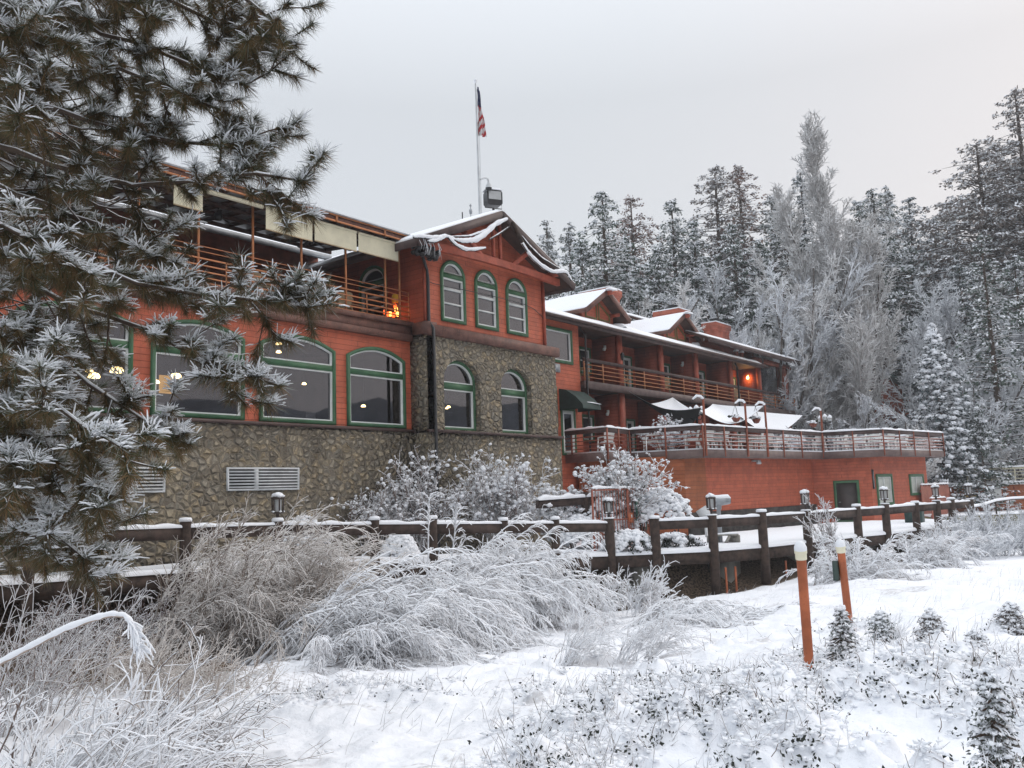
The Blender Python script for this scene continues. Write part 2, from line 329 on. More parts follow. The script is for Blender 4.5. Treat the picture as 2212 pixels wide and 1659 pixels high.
# ------------------------------------------------------------------ terrain, boardwalk
FE = np.array([(7.0, 19.4, -1.38), (13.7, 18.6, -1.5), (17.75, 16.7, -1.68), (23.9, 14.96, -1.95), (24.93, 13.93, -1.95), (26.28, 12.6, -1.95), (28.21, 11.75, -1.95), (30.68, 11.15, -1.95), (34.2, 10.5, -1.95), (35.95, 9.94, -1.95), (38.78, 9.53, -1.95), (40.64, 9.15, -1.95), (41.92, 8.85, -1.95), (44.02, 8.5, -1.95)])
BK = np.array([(7, 20.75), (13.7, 20.6), (17.75, 19.3), (23.9, 17.8), (26, 17.4), (28.5, 17.2), (31, 17.0), (33, 16.8), (37, 16.0), (39, 15.8), (42, 15.4), (44, 15), (46, 13.4), (48.3, 11.6)])
def yb(x): return np.interp(x, [-30, *FE[:, 0], 52.5, 54.2, 62, 80], [24, *FE[:, 1], 9.9, 7.8, -1.5, -10])
def sstep(v): v = np.clip(v, 0, 1); return v*v*(3-2*v)
def gz(x, y, detail=True):
    x = np.asarray(x, float); y = np.asarray(y, float)
    Fd = x*math.cos(YAW)+y*math.sin(YAW); Rt = x*math.sin(YAW)-y*math.cos(YAW); t = Rt/np.maximum(Fd, 1)
    k = .084-.034*np.clip((t-.12)/.25, 0, 1); z0 = np.maximum(-1.3-k*Fd, -3.75)
    z0 = np.where(Fd < 2, -1.3-.1*Fd, z0)
    pad = np.interp(x, FE[:, 0], FE[:, 2])-.12
    w = sstep((y-yb(x)+.1)/2.4)
    z = z0*(1-w)+pad*w+.22*np.maximum(0, Fd-68)*np.clip((220-Fd)/60, .3, 1)
    if detail:
        near = np.clip((45-Fd)/30, 0, 1)*(1-w)
        z = z+near*(.28*(vn(x, y, .45, 1)-.5)+.20*(vn(x, y, 1.3, 2)-.5)+.09*(vn(x, y, 3.7, 3)-.5)+.03*(vn(x, y, 9, 4)-.5))
        c = cover(x, y); z = z+c*(.22*(vn(x, y, 2.2, 6)-.3)+.17*bill(x, y)+.05*(vn(x, y, 15, 7)-.5))+near*.02*(vn(x, y, 14, 9)-.5)
        z = z+(1-near)*w*.05*(vn(x, y, .8, 8)-.5)
    return z
def bill(x, y): return (1-np.abs(vn(x+.13*vn(x, y, 3, 17), y+.13*vn(x, y, 3, 18), 4.6, 5)*2-1))*.65+(1-np.abs(vn(x, y, 9.5, 19)*2-1))*.35
def cover(x, y):
    """how much low leafy cover grows here (0..1)"""
    Fd = x*math.cos(YAW)+y*math.sin(YAW); Rt = x*math.sin(YAW)-y*math.cos(YAW); t = Rt/np.maximum(Fd, .5)
    a = sstep((t+.10)/.12)*sstep((11.2-Fd-2.2*np.maximum(t-.25, 0))/4.2)*sstep((vn(x, y, .6, 11)+.55*vn(x, y, 2.1, 12)+.25*vn(x, y, 5, 14)-.62)/.4)
    b = sstep((-.04-t)/.1)*sstep((t+.33)/.08)*sstep((10.8-Fd)/1.2)*sstep((Fd-6.6)/1.)*sstep((vn(x, y, .7, 13)-.36)/.2)
    s2 = .55*sstep((t+.05)/.1)*sstep((15-Fd)/3)*sstep((vn(x, y, 1.5, 15)+.3*vn(x, y, 4.5, 16)-.93)/.12)
    return np.clip(a+.7*b+s2, 0, 1)
NR, NA = 1000, 640
rr = 1.4*(420/1.4)**(np.arange(NR)/(NR-1)); aa = YAW+R(-58)+R(116)*np.arange(NA)/(NA-1)
GX = rr[:, None]*np.cos(aa)[None]; GY = rr[:, None]*np.sin(aa)[None]; GZ = gz(GX, GY)
mb = MB(); mb.grid(np.stack([GX, GY, GZ], -1)); g_ = mb.build('snowy_ground', 'ground', smooth=True); tag(g_, kind='structure')
Fd = GX*math.cos(YAW)+GY*math.sin(YAW); Rt = GX*math.sin(YAW)-GY*math.cos(YAW)
dd = GY-yb(GX)
bare = np.clip(sstep((dd+1.0)/.8)*sstep((3.2-dd)/1.)*(GX < 46)*1.0+.9*sstep((-.26-Rt/Fd)/.12)*sstep((Fd-10.5)/3)*sstep((22-Fd)/2)*(dd < 0)+.55*sstep((.02-Rt/Fd)/.2)*sstep((Fd-8.5)/2)*sstep((15-Fd)/2)*(vn(GX, GY, .8, 31)), 0, 1)
ca = g_.data.attributes.new('bare', 'FLOAT', 'POINT'); ca.data.foreach_set('value', bare.astype(np.float32).ravel())
mb = MB(); mb.box(-380, 580, -580, -9, -5.6, -5.2); tag(mb.build('lake', paint('lake_water', (.09, .1, .115), .08, .1, bs=.0)), kind='structure')
az = np.radians(np.linspace(-185, -4, 120)); hgt = 24+11*vn(az*9, az*0, 1., 4)+4*vn(az*40, az*0, 1., 5)
mb = MB(); P = np.stack([np.stack([r*np.cos(az), r*np.sin(az), np.where(i == 0, -6+0*az, hgt*f)], -1) for i, (r, f) in enumerate(((215, 0), (228, .4), (248, .8), (270, 1.), (310, .9), (380, .3)))])
mb.grid(P); tag(mb.build('hills', paint('far_forest', (.10, .115, .13), .9, .5, .05, col2=(.3, .32, .35)), smooth=True), kind='structure')

bw = MB(); sn = MB()
n = len(FE); top = np.array([(*p[:2], p[2]) for p in FE]); bk = np.array([(*b, f[2]) for b, f in zip(BK, FE)])
for dz, m_, (a0, b0) in ((-.03, bw, (top, bk)),):
    A = a0.copy(); B = b0.copy(); A[:, 2] += dz; B[:, 2] += dz; bw.grid(np.stack([A, B], 0))
for i in range(n-1):
    a, b = top[i].copy(), top[i+1].copy(); a[2] -= .22; b[2] -= .22; bw.bar(a, b, .08, .36)
    mid = (top[i]+top[i+1])/2; back = (bk[i]+bk[i+1])/2
    for k in range(2):
        f = (k+.25)/2; p = top[i]*(1-f)+top[i+1]*f; q = bk[i]*(1-f)+bk[i+1]*f; p = p+(q-p)*.04; p[2] -= .28; q[2] -= .28; bw.bar(p, q, .09, .28)
bo = bw.build('boardwalk', 'timber'); tag(bo, kind='structure')
U = np.linspace(0, 1, 9)
fine = []
for i in range(n-1):
    for k in range(6):
        f = k/6; fine.append((top[i]*(1-f)+top[i+1]*f, bk[i]*(1-f)+bk[i+1]*f))
fine.append((top[-1], bk[-1]))
G = np.array([[a*(1-u)+b*u for u in U] for a, b in fine]); d_ = G[:, 0]-G[:, -1]; d_[:, 2] = 0; d_ /= np.linalg.norm(d_, axis=1, keepdims=True)
lip = G[:, :1]+d_[:, None]*.07; lip2 = lip.copy(); lip2[..., 2] -= .03
G2 = G.copy(); G2[..., 2] += .06+.04*vn(G[..., 0], G[..., 1], 1.3, 21)+.02*vn(G[..., 0], G[..., 1], 5, 22)
lip[..., 2] += .035+.02*vn(lip[..., 0], lip[..., 1], 6, 22)
G2 = np.concatenate([lip2, lip, G2], 1)
sn = MB(); sn.grid(G2); sn.build('deck_snow', 'snow', bo, smooth=True)
pr = MB()
for x, y, w in ((25.3, 14.6, .8), (27.9, 13.0, .8), (32.0, 12.3, .8), (37.0, 11.2, .8)):
    pr.box(x-w/2, x+w/2, y-w/2, y+w/2, -4.2, -2.35)
pr.build('pier', 'concrete', bo)
gp = MB()
for x, y in ((24.9, 13.85), (26.6, 12.35), (27.0, 12.2), (29.5, 11.5)): gp.tube([(x, y, -4), (x, y, -2.5)], .035, 6)
gp.build('pipe', 'pipe', bo)

def wob_strip(a, b, w, h, seed, seg=.12, mbx=None):
    """a rounded, slightly uneven bank of snow lying along a->b"""
    a = np.array(a, float); b = np.array(b, float); Ld = np.linalg.norm(b-a); k = max(3, int(Ld/seg)); t = np.linspace(0, 1, k)
    P = a+(b-a)*t[:, None]; d = (b-a)/Ld; s = np.cross(d, (0, 0, 1.)); s /= np.linalg.norm(s)
    hh = h*(.7+.6*vn(t*Ld+seed*3.1, t*0+seed, 3.)); ww = w*(.9+.2*vn(t*Ld+seed*2.3, t*0+seed, 4.))
    hh[0] *= .35; hh[-1] *= .35
    prof = [(-.5, 0), (-.52, .35), (-.38, .8), (0, 1.), (.38, .8), (.52, .35), (.5, 0)]
    G = np.stack([P+s*(px*ww)[:, None]+np.array([0, 0, 1.])*(pz*hh)[:, None] for px, pz in prof], 1)
    (mbx).grid(G)
FP = [(8.3, 19.24), (11.62, 18.85), (13.95, 18.48), (16.24, 17.41), (17.72, 16.71), (20.0, 16.06), (21.83, 15.54), (23.9, 14.93), (24.95, 13.9), (26.3, 12.57), (28.22, 11.7), (30.68, 11.1), (34.2, 10.45), (35.95, 9.9), (38.78, 9.5), (40.64, 9.1), (41.92, 8.8), (44.02, 8.46)]
FPZ = [float(np.interp(x, FE[:, 0], FE[:, 2])) for x, y in FP]
fence = thing('walkway_fence', 'dark timber post and rail fence along the snowy boardwalk', 'fence', (*FP[7], FPZ[7]))
for i, ((x, y), z) in enumerate(zip(FP, FPZ)):
    zt = z+1.12+.03*math.sin(i*2.1); r = .155 if i > 6 else .13
    zb_ = float(gz(x, y-.3, False))-.4 if i > 6 else z-.8
    pb = MB(); pb.lathe([(0, zb_), (r*1.06, zb_), (r, z-.5), (r*.98, zt-.02), (r*.9, zt), (0, zt)], (x, y, 0), 12); po = pb.build('post', 'timber', fence, smooth=False)
    sc = MB(); h = .09 if i not in (7, 9, 11, 13, 15, 17) else .035
    sc.lathe([(0, zt-.004), (r*1.12, zt-.01), (r*1.16, zt+h*.45), (r*.95, zt+h*.9), (0, zt+h)], (x, y, 0), 12); sc.build('snow_cap', 'snow', po, smooth=True)
    if i and i != 8:
        x0, y0 = FP[i-1]; z0 = FPZ[i-1]; ra = MB(); ra.bar((x0, y0, z0+.86), (x, y, z+.86), .09, .27); ro = ra.build('rail', 'timber2', fence)
        ss = MB(); wob_strip((x0, y0, z0+.995), (x, y, z+.995), .13, .09, i, .1, ss); ss.build('snow_strip', 'snow', ro, smooth=True)

# ------------------------------------------------------------------ windows and walls
def arch(x0, x1, zb, zs, za, shape='seg', n=16):
    if shape == 'rect': return [(x0, zb), (x1, zb), (x1, za), (x0, za)]
    c, a = (x0+x1)/2, (x1-x0)/2; P = [(x0, zb), (x1, zb)]
    for k in range(n+1):
        if shape == 'seg': u = 1-2*k/n; P.append((c+a*u, zs+(za-zs)*(1-u*u)))
        else: q = math.pi*k/n; P.append((c+a*math.cos(q), zs+(za-zs)*math.sin(q)))
    return P
def inset(w, g):
    x0, x1, zb, zs, za, sh = w
    if sh == 'seg': a = (x1-x0)/2; zs2 = zs+(za-zs)*(1-((a-g)/a)**2)-g
    elif sh == 'rect': zs2 = zs
    else: zs2 = zs
    return (x0+g, x1-g, zb+g, zs2, za-g, sh)
def outline(w): return arch(*w[:5], shape=w[5])
def window(parent, T, w, g=.11, trans=None, hb=(), vb=(), gl='glass', y=0., name='window', wm='white', fm='green', sw=.045, split=None):
    i1 = inset(w, g); mb = MB(T); mb.ring(outline(w), outline(i1), y-.07, y+.1)
    if trans: mb.box(i1[0], i1[1], y-.052, y+.08, *trans)
    wo_ = mb.build(name, fm, parent)
    sm = MB(T)
    lights = [(i1[0], i1[1], i1[2], i1[3], trans[0], 'rect'), (i1[0], i1[1], trans[1], i1[3], i1[4], i1[5])] if trans else [i1]
    for l in lights:
        sm.ring(outline(l), outline(inset(l, sw)), y-.03, y+.06)
    for z, h in hb: sm.box(i1[0]+sw, i1[1]-sw, y-.022, y+.055, z-h/2, z+h/2)
    for x, h, z0, z1 in vb: sm.box(x-h/2, x+h/2, y-.018, y+.052, z0, z1)
    sm.build('sash', wm, wo_)
    pm = MB(T); pm.poly([outline(i1)], y+.045); pm.build('pane', gl, wo_)
    return wo_
def wall(parent, T, outer, wins, mat, y=0., name='wall', reveal=None):
    mb = MB(T); holes = [outline(inset(w, .03)) for w in wins]
    mb.poly([outer]+[h[::-1] for h in holes], y)
    if reveal:
        for w in wins: o = outline(inset(w, .03)); mb.ring(o, [(p[0]*.998+.002*(w[0]+w[1])/2, p[1]*.998+.002*(w[2]+w[4])/2) for p in o], y, y+reveal)
    return mb.build(name, mat, parent)
def rect(x0, x1, z0, z1): return [(x0, z0), (x1, z0), (x1, z1), (x0, z1)]
def slope_slab(mb, x0, x1, a, b, th, mi=0):
    """roof sheet between (y,z) a and b, running x0..x1, th thick downward"""
    V = [(x, p[0], p[1]-t) for x in (x0, x1) for p in (a, b) for t in (0, th)]
    mb.add(V, [(0, 2, 6, 4), (1, 5, 7, 3), (0, 1, 3, 2), (4, 6, 7, 5), (0, 4, 5, 1), (2, 3, 7, 6)], mi)
def gable_slab(mb, y0, y1, e, r, th, mi=0):
    """gable roof side between eave e=(x,z) and ridge r, running y0..y1"""
    V = [(p[0], y, p[1]-t) for y in (y0, y1) for p in (e, r) for t in (0, th)]
    mb.add(V, [(0, 2, 6, 4), (1, 5, 7, 3), (0, 1, 3, 2), (4, 6, 7, 5), (0, 4, 5, 1), (2, 3, 7, 6)], mi)
def snow_sheet(parent, fn, nu, nv, th, seed, mat='snow', edge=.4):
    """snow lying on fn(u,v) -> point; lumpy top, rounded thin rim"""
    u, v = np.meshgrid(np.linspace(0, 1, nu), np.linspace(0, 1, nv), indexing='ij'); P = fn(u, v); B = P.copy()
    d = np.minimum(np.minimum(u, 1-u)*nu, np.minimum(v, 1-v)*nv); k = np.clip(d/1.2, 0, 1)
    P[..., 2] += th*(edge+(1-edge)*k)*(.75+.5*vn(P[..., 0], P[..., 1]+P[..., 2], .9, seed))
    mb = MB(); mb.grid(P)
    for a in (np.stack([B[0], P[0]]), np.stack([P[-1], B[-1]]), np.stack([B[:, 0], P[:, 0]], 1), np.stack([P[:, -1], B[:, -1]], 1)): mb.grid(a)
    return mb.build('roof_snow', mat, parent, smooth=True)
I4 = np.eye(4)
def F_(y): T = np.eye(4); T[1, 3] = y; return T

# ------------------------------------------------------------------ lodge with restaurant and gabled tower
lodge = thing('lodge_building', 'red lodge with stone base, big arched green windows and gabled front tower', 'building', (14, 21, -2))
RW = [(x, x+2.8, 2.36, 4.66, 5.01, 'seg') for x in (2.0, 5.3, 8.6, 11.9, 15.2)]+[(18.48, 21.05, 2.36, 4.64, 5.0, 'seg')]
wall(lodge, F_(21), rect(.5, 21.45, 2.3, 5.5), RW, 'red', name='siding_wall')
for w in RW: window(lodge, F_(21), w, trans=(4.02, 4.19))
mb = MB(); mb.box(.5, 21.3, 20.86, 21.3, -3.6, 2.24); mb.box(21.3, 28.9, 20.12, 21, -3.6, 2.2)
sw_ = mb.build('stone_base', 'stone', lodge)
TW = [(22.12, 24.11, 2.3, 4.05, 4.85, 'ell'), (25.25, 27.2, 2.3, 4.05, 4.83, 'ell')]
wall(lodge, F_(20.2), rect(21.35, 28.85, 2.3, 5.52), TW, 'stone', name='stone_wall', reveal=.36)
mb = MB(); mb.box(21.35, 21.7, 20.2, 21.1, 2.3, 5.5); mb.build('stone_pilaster', 'stone', lodge)
for w in TW: window(lodge, F_(20.5), w, trans=(3.78, 4.0), g=.13)
mb = MB(); mb.box(.5, 21.32, 20.8, 20.995, 2.24, 2.33); mb.box(21.25, 29.0, 20.02, 20.199, 2.2, 2.29); mb.build('sill_ledge', 'fascia', lodge)
mb = MB()
mb.box(.5, 21.28, 20.78, 20.997, 5.36, 5.56); mb.box(.5, 21.28, 20.83, 20.998, 5.56, 5.86); mb.box(.5, 21.28, 20.74, 21.0, 5.86, 6.0)
mb.box(21.28, 28.92, 20.02, 20.3, 5.5, 5.86)
mb.box(21.2, 21.72, 20.06, 20.74, 5.56, 5.95); mb.build('trim_band', 'trim', lodge)
# tower upper floor
UW = [(22.19, 23.48, 6.12, 7.76, 8.37, 'ell'), (24.03, 25.33, 6.12, 7.76, 8.37, 'ell'), (25.86, 27.16, 6.13, 7.76, 8.37, 'ell')]
wall(lodge, F_(20.3), [(21.3, 5.86), (28.3, 5.86), (28.3, 8.85), (24.8, 10.3), (21.3, 8.85)], UW, 'red', name='siding_wall')
for w in UW: window(lodge, F_(20.3), w, trans=(7.7, 7.86), hb=((7.31, .09), (6.79, .05)), sw=.055)
sideT = frame((21.3, 27, 0), (21.3, 20.3, 0)); SW = [(3.6, 5.0, 6.3, 7.75, 8.35, 'ell')]
wall(lodge, sideT, [(0, 5.9), (6.7, 5.9), (6.7, 8.85), (0, 8.85)], SW, 'red_shade', name='siding_wall'); window(lodge, sideT, SW[0], trans=(7.6, 7.78), hb=((7.2, .09), (6.8, .06)), sw=.055)
mb = MB(); mb.box(28.28, 28.3, 20.3, 30, -3, 8.85); mb.build('siding_wall', 'red', lodge)
mb = MB(); mb.bar((21.36, 20.24, 5.86), (21.36, 20.24, 8.8), .1, .1); mb.build('corner_trim', 'beam', lodge); mb = MB(); mb.bar((28.25, 20.25, 5.9), (28.25, 20.25, 8.8), .1, .1); mb.build('corner_trim', 'beam', lodge)
# tower roof
PK, EL, ER, YF = (24.8, 10.48), (20.25, 8.5), (29.4, 8.5), 19.5
mb = MB(); gable_slab(mb, YF, 31, EL, PK, .16); gable_slab(mb, YF, 31, ER, PK, .16); ro = mb.build('roof', 'soffit', lodge)
mb = MB()
for e in (EL, ER):
    mb.bar((e[0], YF-.03, e[1]-.14), (PK[0], YF-.03, PK[1]-.14), .06, .3); mb.bar((e[0]+(.02 if e is EL else -.02), YF, e[1]-.13), (e[0]+(.02 if e is EL else -.02), 30, e[1]-.13), .06, .26)
mb.build('bargeboard', 'fascia', ro)
for e, sd_ in ((EL, 31), (ER, 32)):
    snow_sheet(ro, lambda u, v, e=e: np.stack([e[0]+(PK[0]-e[0])*u+0*v, YF-.05+11.5*v, e[1]+(PK[1]-e[1])*u+.005], -1), 24, 40, .13, sd_)
mb = MB(); YT = 19.78
ff = np.linspace(0, 1, 25); zc_ = 8.48+.10*np.sin(np.pi*ff); mb.prism([(21.0+7.7*f, z-.13) for f, z in zip(ff, zc_)]+[(21.0+7.7*f, z+.13) for f, z in list(zip(ff, zc_))[::-1]], YT-.08, YT+.08)
mb.bar((24.58, YT, 8.6), (24.58, YT, 10.15), .1, .1); mb.bar((24.98, YT, 8.6), (24.98, YT, 10.15), .1, .1)
mb.bar((23.9, YT, 8.62), (22.75, YT, 9.48), .11, .17); mb.bar((25.65, YT, 8.62), (26.85, YT, 9.45), .11, .17)
for x, z in ((21.3, 8.75), (28.3, 8.75), (24.8, 10.2)): mb.bar((x, 20.3, z), (x, 19.55, z), .2, .2)
mb.build('gable_truss', 'beam', lodge)
mb = MB(); mb.tube([(20.6, 19.75, 8.3), (20.9, 19.9, 8.15), (21.42, 20.18, 7.75), (21.42, 20.14, 7.4), (21.42, 20.14, 5.95), (21.42, 19.94, 5.7), (21.42, 19.94, -1.8)], .055, 8); mb.build('downspout', 'black', lodge)
mb = MB(); P = [(21.3, 20.23, 7.42), (21.8, 20.25, 7.36), (22.3, 20.24, 7.36), (23.2, 20.2, 7.38), (24.2, 20.2, 7.40), (25.2, 20.2, 7.41), (26, 20.2, 7.41), (27, 20.22, 7.40), (27.6, 20.25, 7.32), (28.1, 20.26, 7.12), (28.3, 20.24, 6.9)]
mb.tube(P, .014, 5); mb.build('cable', 'black', lodge)
# roof terrace over the restaurant
mb = MB(); mb.box(.5, 21.28, 21.0, 26, 5.7, 5.97); mb.build('terrace_floor', 'brown2', lodge)
mb = MB(); mb.box(.5, 21.28, 25.7, 25.9, 5.97, 9.3); mb.build('back_wall', 'brown2', lodge)
mb = MB(); slope_slab(mb, .5, 21.25, (25.0, 9.14), (32, 11.3), .12); bo_ = mb.build('back_roof', 'soffit', lodge)
mb = MB(); mb.box(.5, 21.25, 24.88, 25.0, 8.98, 9.16); mb.build('gutter', 'metal', bo_)
snow_sheet(bo_, lambda u, v: np.stack([.5+20.7*u, 25.02+6.9*v, 9.145+2.16*v], -1), 60, 20, .12, 41)
mb = MB(); slope_slab(mb, .5, 20.85, (20.3, 8.87), (24.6, 9.27), .03); can = mb.build('canopy_roof', 'metal', lodge)
mb = MB()
for k in range(25):
    x = .9+k*.82; mb.bar((x, 20.49, 8.79), (x, 24.6, 9.17), .06, .13)
for y in (21.3, 22.3, 23.3, 24.4): mb.bar((.5, y, 8.87+.093*(y-20.3)-.16), (20.8, y, 8.87+.093*(y-20.3)-.16), .08, .12)
mb.build('rafters', 'soffit', can)
snow_sheet(can, lambda u, v: np.stack([.5+20.3*u, 20.3+4.3*v, 8.88+.4*v], -1), 90, 12, .06, 42)
mb = MB(); mb.box(.5, 20.85, 20.4, 20.48, 8.66, 8.82); mb.build('fascia_board', 'trim', can)
mb = MB(); mb.bar((.5, 20.38, 8.645), (20.9, 20.38, 8.645), .05, .05); mb.bar((.5, 20.36, 8.83), (20.9, 20.36, 8.83), .04, .05)
for x in np.arange(1.2, 20.9, 2.05): mb.bar((x, 20.37, 8.62), (x, 20.37, 8.85), .05, .05)
mb.build('edge_rail', 'rail', can)
for x in (4.4, 6.2, 7.9, 9.7, 11.47, 13.19, 14.94, 16.68, 18.44, 20.17, 20.83):
    mb = MB(); mb.bar((x, 20.93, 5.98), (x, 20.93, 8.78), .055, .055); mb.build('canopy_post', 'rail', lodge)
mb = MB()
for z, h in ((7.06, .018), (6.915, .018), (6.72, .045), (6.53, .04), (6.36, .04), (6.19, .04), (6.05, .03)): mb.bar((.5, 20.9, z), (21.25, 20.9, z), .03, h)
rl = mb.build('railing', 'rail', lodge)
for x in (3.6, 5.3, 7.1, 8.8, 10.6, 12.3, 14.05, 15.8, 17.55, 19.3, 21.23):
    mb = MB(); mb.bar((x, 20.9, 5.98), (x, 20.9, 6.74 if x < 21 else 7.07), .03, .03); mb.build('rail_post', 'rail', rl)
# dining room and tower room behind the glass
mb = MB(); x0, x1, y0, y1, z0, z1 = .7, 28.2, 21.2, 28, 2.28, 5.66
mb.add([(x, y, z) for x in (x0, x1) for y in (y0, y1) for z in (z0, z1)], [(1, 5, 7, 3), (0, 2, 6, 4), (2, 3, 7, 6), (0, 1, 3, 2), (4, 6, 7, 5)])
for x in (6.9, 13.4, 19.4): mb.box(x, x+.5, 26, 26.5, 2.3, 5.6)
mb.box(13.55, 15.0, 27.2, 27.9, 2.3, 4.6); mb.box(24, 24.3, 24, 27.9, 2.3, 5.6); mb.build('dining_room', 'interior', lodge)
mb = MB(); x0, x1, y0, y1, z0, z1 = 21.5, 28.1, 20.55, 27, 5.99, 9.0
mb.add([(x, y, z) for x in (x0, x1) for y in (y0, y1) for z in (z0, z1)], [(1, 5, 7, 3), (0, 2, 6, 4), (2, 3, 7, 6), (4, 6, 7, 5)]); mb.build('tower_room', 'interior', lodge)
# louvred vents in the stone
for x0, x1, xm in ((10.15, 12.25, 11.4), (14.06, 16.47, 15.0)):
    mb = MB(); mb.ring(rect(x0, x1, .4, 1.04), rect(x0+.05, x1-.05, .45, .99), 20.8, 20.87); mb.box(xm-.06, xm+.06, 20.802, 20.868, .45, .99)
    vo = mb.build('vent', 'galv', lodge); mb = MB()
    for k in range(6): z = .5+k*.085; mb.bar((x0+.05, 20.82, z), (x1-.05, 20.82, z), .05, .028, up=(0, -.6, .8))
    mb.build('louvre', 'galv', vo); mb = MB(); mb.poly([rect(x0+.04, x1-.04, .44, 1.0)], 20.852); mb.build('vent_back', 'dark', vo)

# ------------------------------------------------------------------ guest room wing
wing = thing('guest_room_wing', 'two storey red guest wing with balconies, snowy roof, dormers and three chimneys', 'building', (45, 22.5, -2))
W1 = (31.2, 33.5, 5.9, 7.5, 7.5, 'rect'); W2 = (30.9, 32.08, 2.95, 4.8, 4.8, 'rect'); D1 = (32.36, 33.5, 1.72, 3.85, 3.85, 'rect')
wall(wing, F_(22.5), rect(28.3, 34.1, -2.2, 7.9), [W1, W2, D1], 'red', name='siding_wall')
window(wing, F_(22.5), W1, gl='glass', g=.13); window(wing, F_(22.5), W2, hb=((3.9, .06),), gl='glass')
dw = MB(F_(22.5)); o = inset(D1, .1); dw.ring(outline(D1), outline(o), -.06, .1); do_ = dw.build('door_frame', 'green', wing)
dw = MB(F_(22.5)); dw.ring(outline(o), outline(inset(o, .15)), -.02, .05); dd_ = dw.build('door', 'white', wing)
dw = MB(F_(22.5)); dw.poly([outline(inset(o, .15))], .02); dw.build('pane', 'glass', dd_)
dw = MB(F_(22.5)); dw.tube([(33.33, -.03, 2.75), (33.33, -.09, 2.75), (33.22, -.09, 2.75)], .02, 6); dw.build('handle', 'metal', dd_)
mb = MB(); mb.box(31.95, 32.42, 22.44, 22.499, 5.46, 5.84); mb.build('wall_vent', 'metal', wing)
mb = MB(); mb.box(28.3, 34.1, 22.6, 25.5, -2.2, -2.0); x0, x1 = 28.4, 34.0
mb.add([(x, y, z) for x in (x0, x1) for y in (22.7, 25.5) for z in (1.7, 7.8)], [(1, 5, 7, 3), (0, 2, 6, 4), (2, 3, 7, 6), (4, 6, 7, 5)]); mb.build('room', 'interior', wing)
DV = [37.83, 42.13, 46.32, 51.07, 55.56]
# back wall with its doors and windows
BW = []
for i, xd in enumerate(DV):
    for lv, zf in ((0, 1.78), (1, 5.22)):
        if (i % 2 == 1): BW.append((xd-1.5, xd-.5, zf+.02, zf+2.1, zf+2.1, 'rect', 'door'))
        else: BW.append((xd-1.45, xd-.3, zf+.75, zf+2.12, zf+2.12, 'rect', 'win'))
wall(wing, F_(24.1), rect(34.1, 56.0, -2.2, 8.2), [b[:6] for b in BW], 'red_shade', name='porch_wall')
for b in BW:
    w = b[:6]; xm = (w[0]+w[1])/2; zm = (w[2]+w[4])/2
    if b[6] == 'win': window(wing, F_(24.1), w, g=.13, hb=((zm, .05),), gl='glassd', name='porch_window')
    else: window(wing, F_(24.1), w, g=.1, sw=.13, gl='glassd', name='porch_door')
for xd in DV+[34.2]:
    mb = MB()
    for z0, z1 in ((-2.1, 4.88), (5.24, 8.1)): mb.box(xd-.1, xd+.1, 22.66, 24.09, z0, z1)
    if xd > 34.3:
        dvo = mb.build('divider_wall', 'red_shade', wing); pm = MB()
        for z0, z1 in ((-2.1, 4.88), (5.24, 7.9)): pm.box(xd-.17, xd+.17, 22.46, 22.66, z0, z1)
        pm.build('divider_post', 'orange' if False else 'beam', dvo)
mb = MB(); mb.box(34.1, 61.3, 22.3, 24.1, 4.98, 5.2); bf = mb.build('balcony_floor', 'soffit', wing)
mb = MB(); mb.box(34.1, 61.3, 22.22, 22.3, 4.86, 5.21); mb.box(61.3, 61.38, 22.3, 24.6, 4.86, 5.21); mb.build('balcony_fascia', 'fasciag', bf)
mb = MB()
for z in (5.42, 5.62, 5.82, 6.02): mb.bar((34.2, 22.36, z), (61.2, 22.36, z), .035, .035); mb.bar((61.2, 22.36, z), (61.2, 24.6, z), .035, .035)
br = mb.build('balcony_railing', 'rail', wing)
mb = MB(); mb.bar((34.2, 22.36, 6.24), (61.25, 22.36, 6.24), .06, .16); mb.bar((61.2, 22.36, 6.24), (61.2, 24.6, 6.24), .06, .16); mb.build('top_rail', 'fascia', br)
for x in (34.25, 35.9, 39.9, 44.3, 48.6, 53.2, 57.6, 59.4, 61.2):
    mb = MB(); mb.bar((x, 22.36, 5.2), (x, 22.36, 6.2), .05, .05); mb.build('rail_post', 'rail', br)
mb = MB(); mb.box(60.0, 60.7, 22.5, 23.1, -2.2, 4.9); mb.box(60.0, 60.7, 22.5, 23.1, 5.2, 8.5); mb.build('corner_column', 'brown2', wing)
mb = MB(); mb.tube([(34.16, 22.4, 7.75), (34.16, 22.38, 7.6), (34.16, 22.16, 7.4), (34.16, 22.16, -1.5)], .05, 8); mb.tube([(51.3, 22.3, 7.7), (51.2, 22.14, 7.4), (51.2, 22.14, 1.8)], .06, 8)
mb.tube([(54.6, 21.85, 8.55), (54.6, 21.83, 7.95)], .05, 8); mb.build('downspout', 'black', wing)
EV, RG = (21.9, 7.9), (28.5, 10.54)
mb = MB(); slope_slab(mb, 28.35, 54.7, EV, RG, .14); slope_slab(mb, 28.35, 61.4, (35, 7.9), RG, .14); rf = mb.build('roof', 'soffit', wing)
mb = MB(); mb.box(28.35, 54.7, 21.84, 21.9, 7.62, 7.88); mb.box(28.35, 54.7, 21.7, 21.84, 7.74, 7.86); mb.build('gutter', 'fascia', rf)
mb = MB(); mb.box(28.35, 56, 21.9, 24.1, 7.82, 7.86); mb.build('porch_ceiling', 'soffit', rf)
snow_sheet(rf, lambda u, v: np.stack([28.4+26.25*u, 21.92+6.5*v, 7.91+2.6*v], -1), 110, 26, .15, 51)
mb = MB(); slope_slab(mb, 46.6, 61.5, (21.8, 8.74), (28.5, 11.42), .16); rf2 = mb.build('upper_roof', 'soffit', wing)
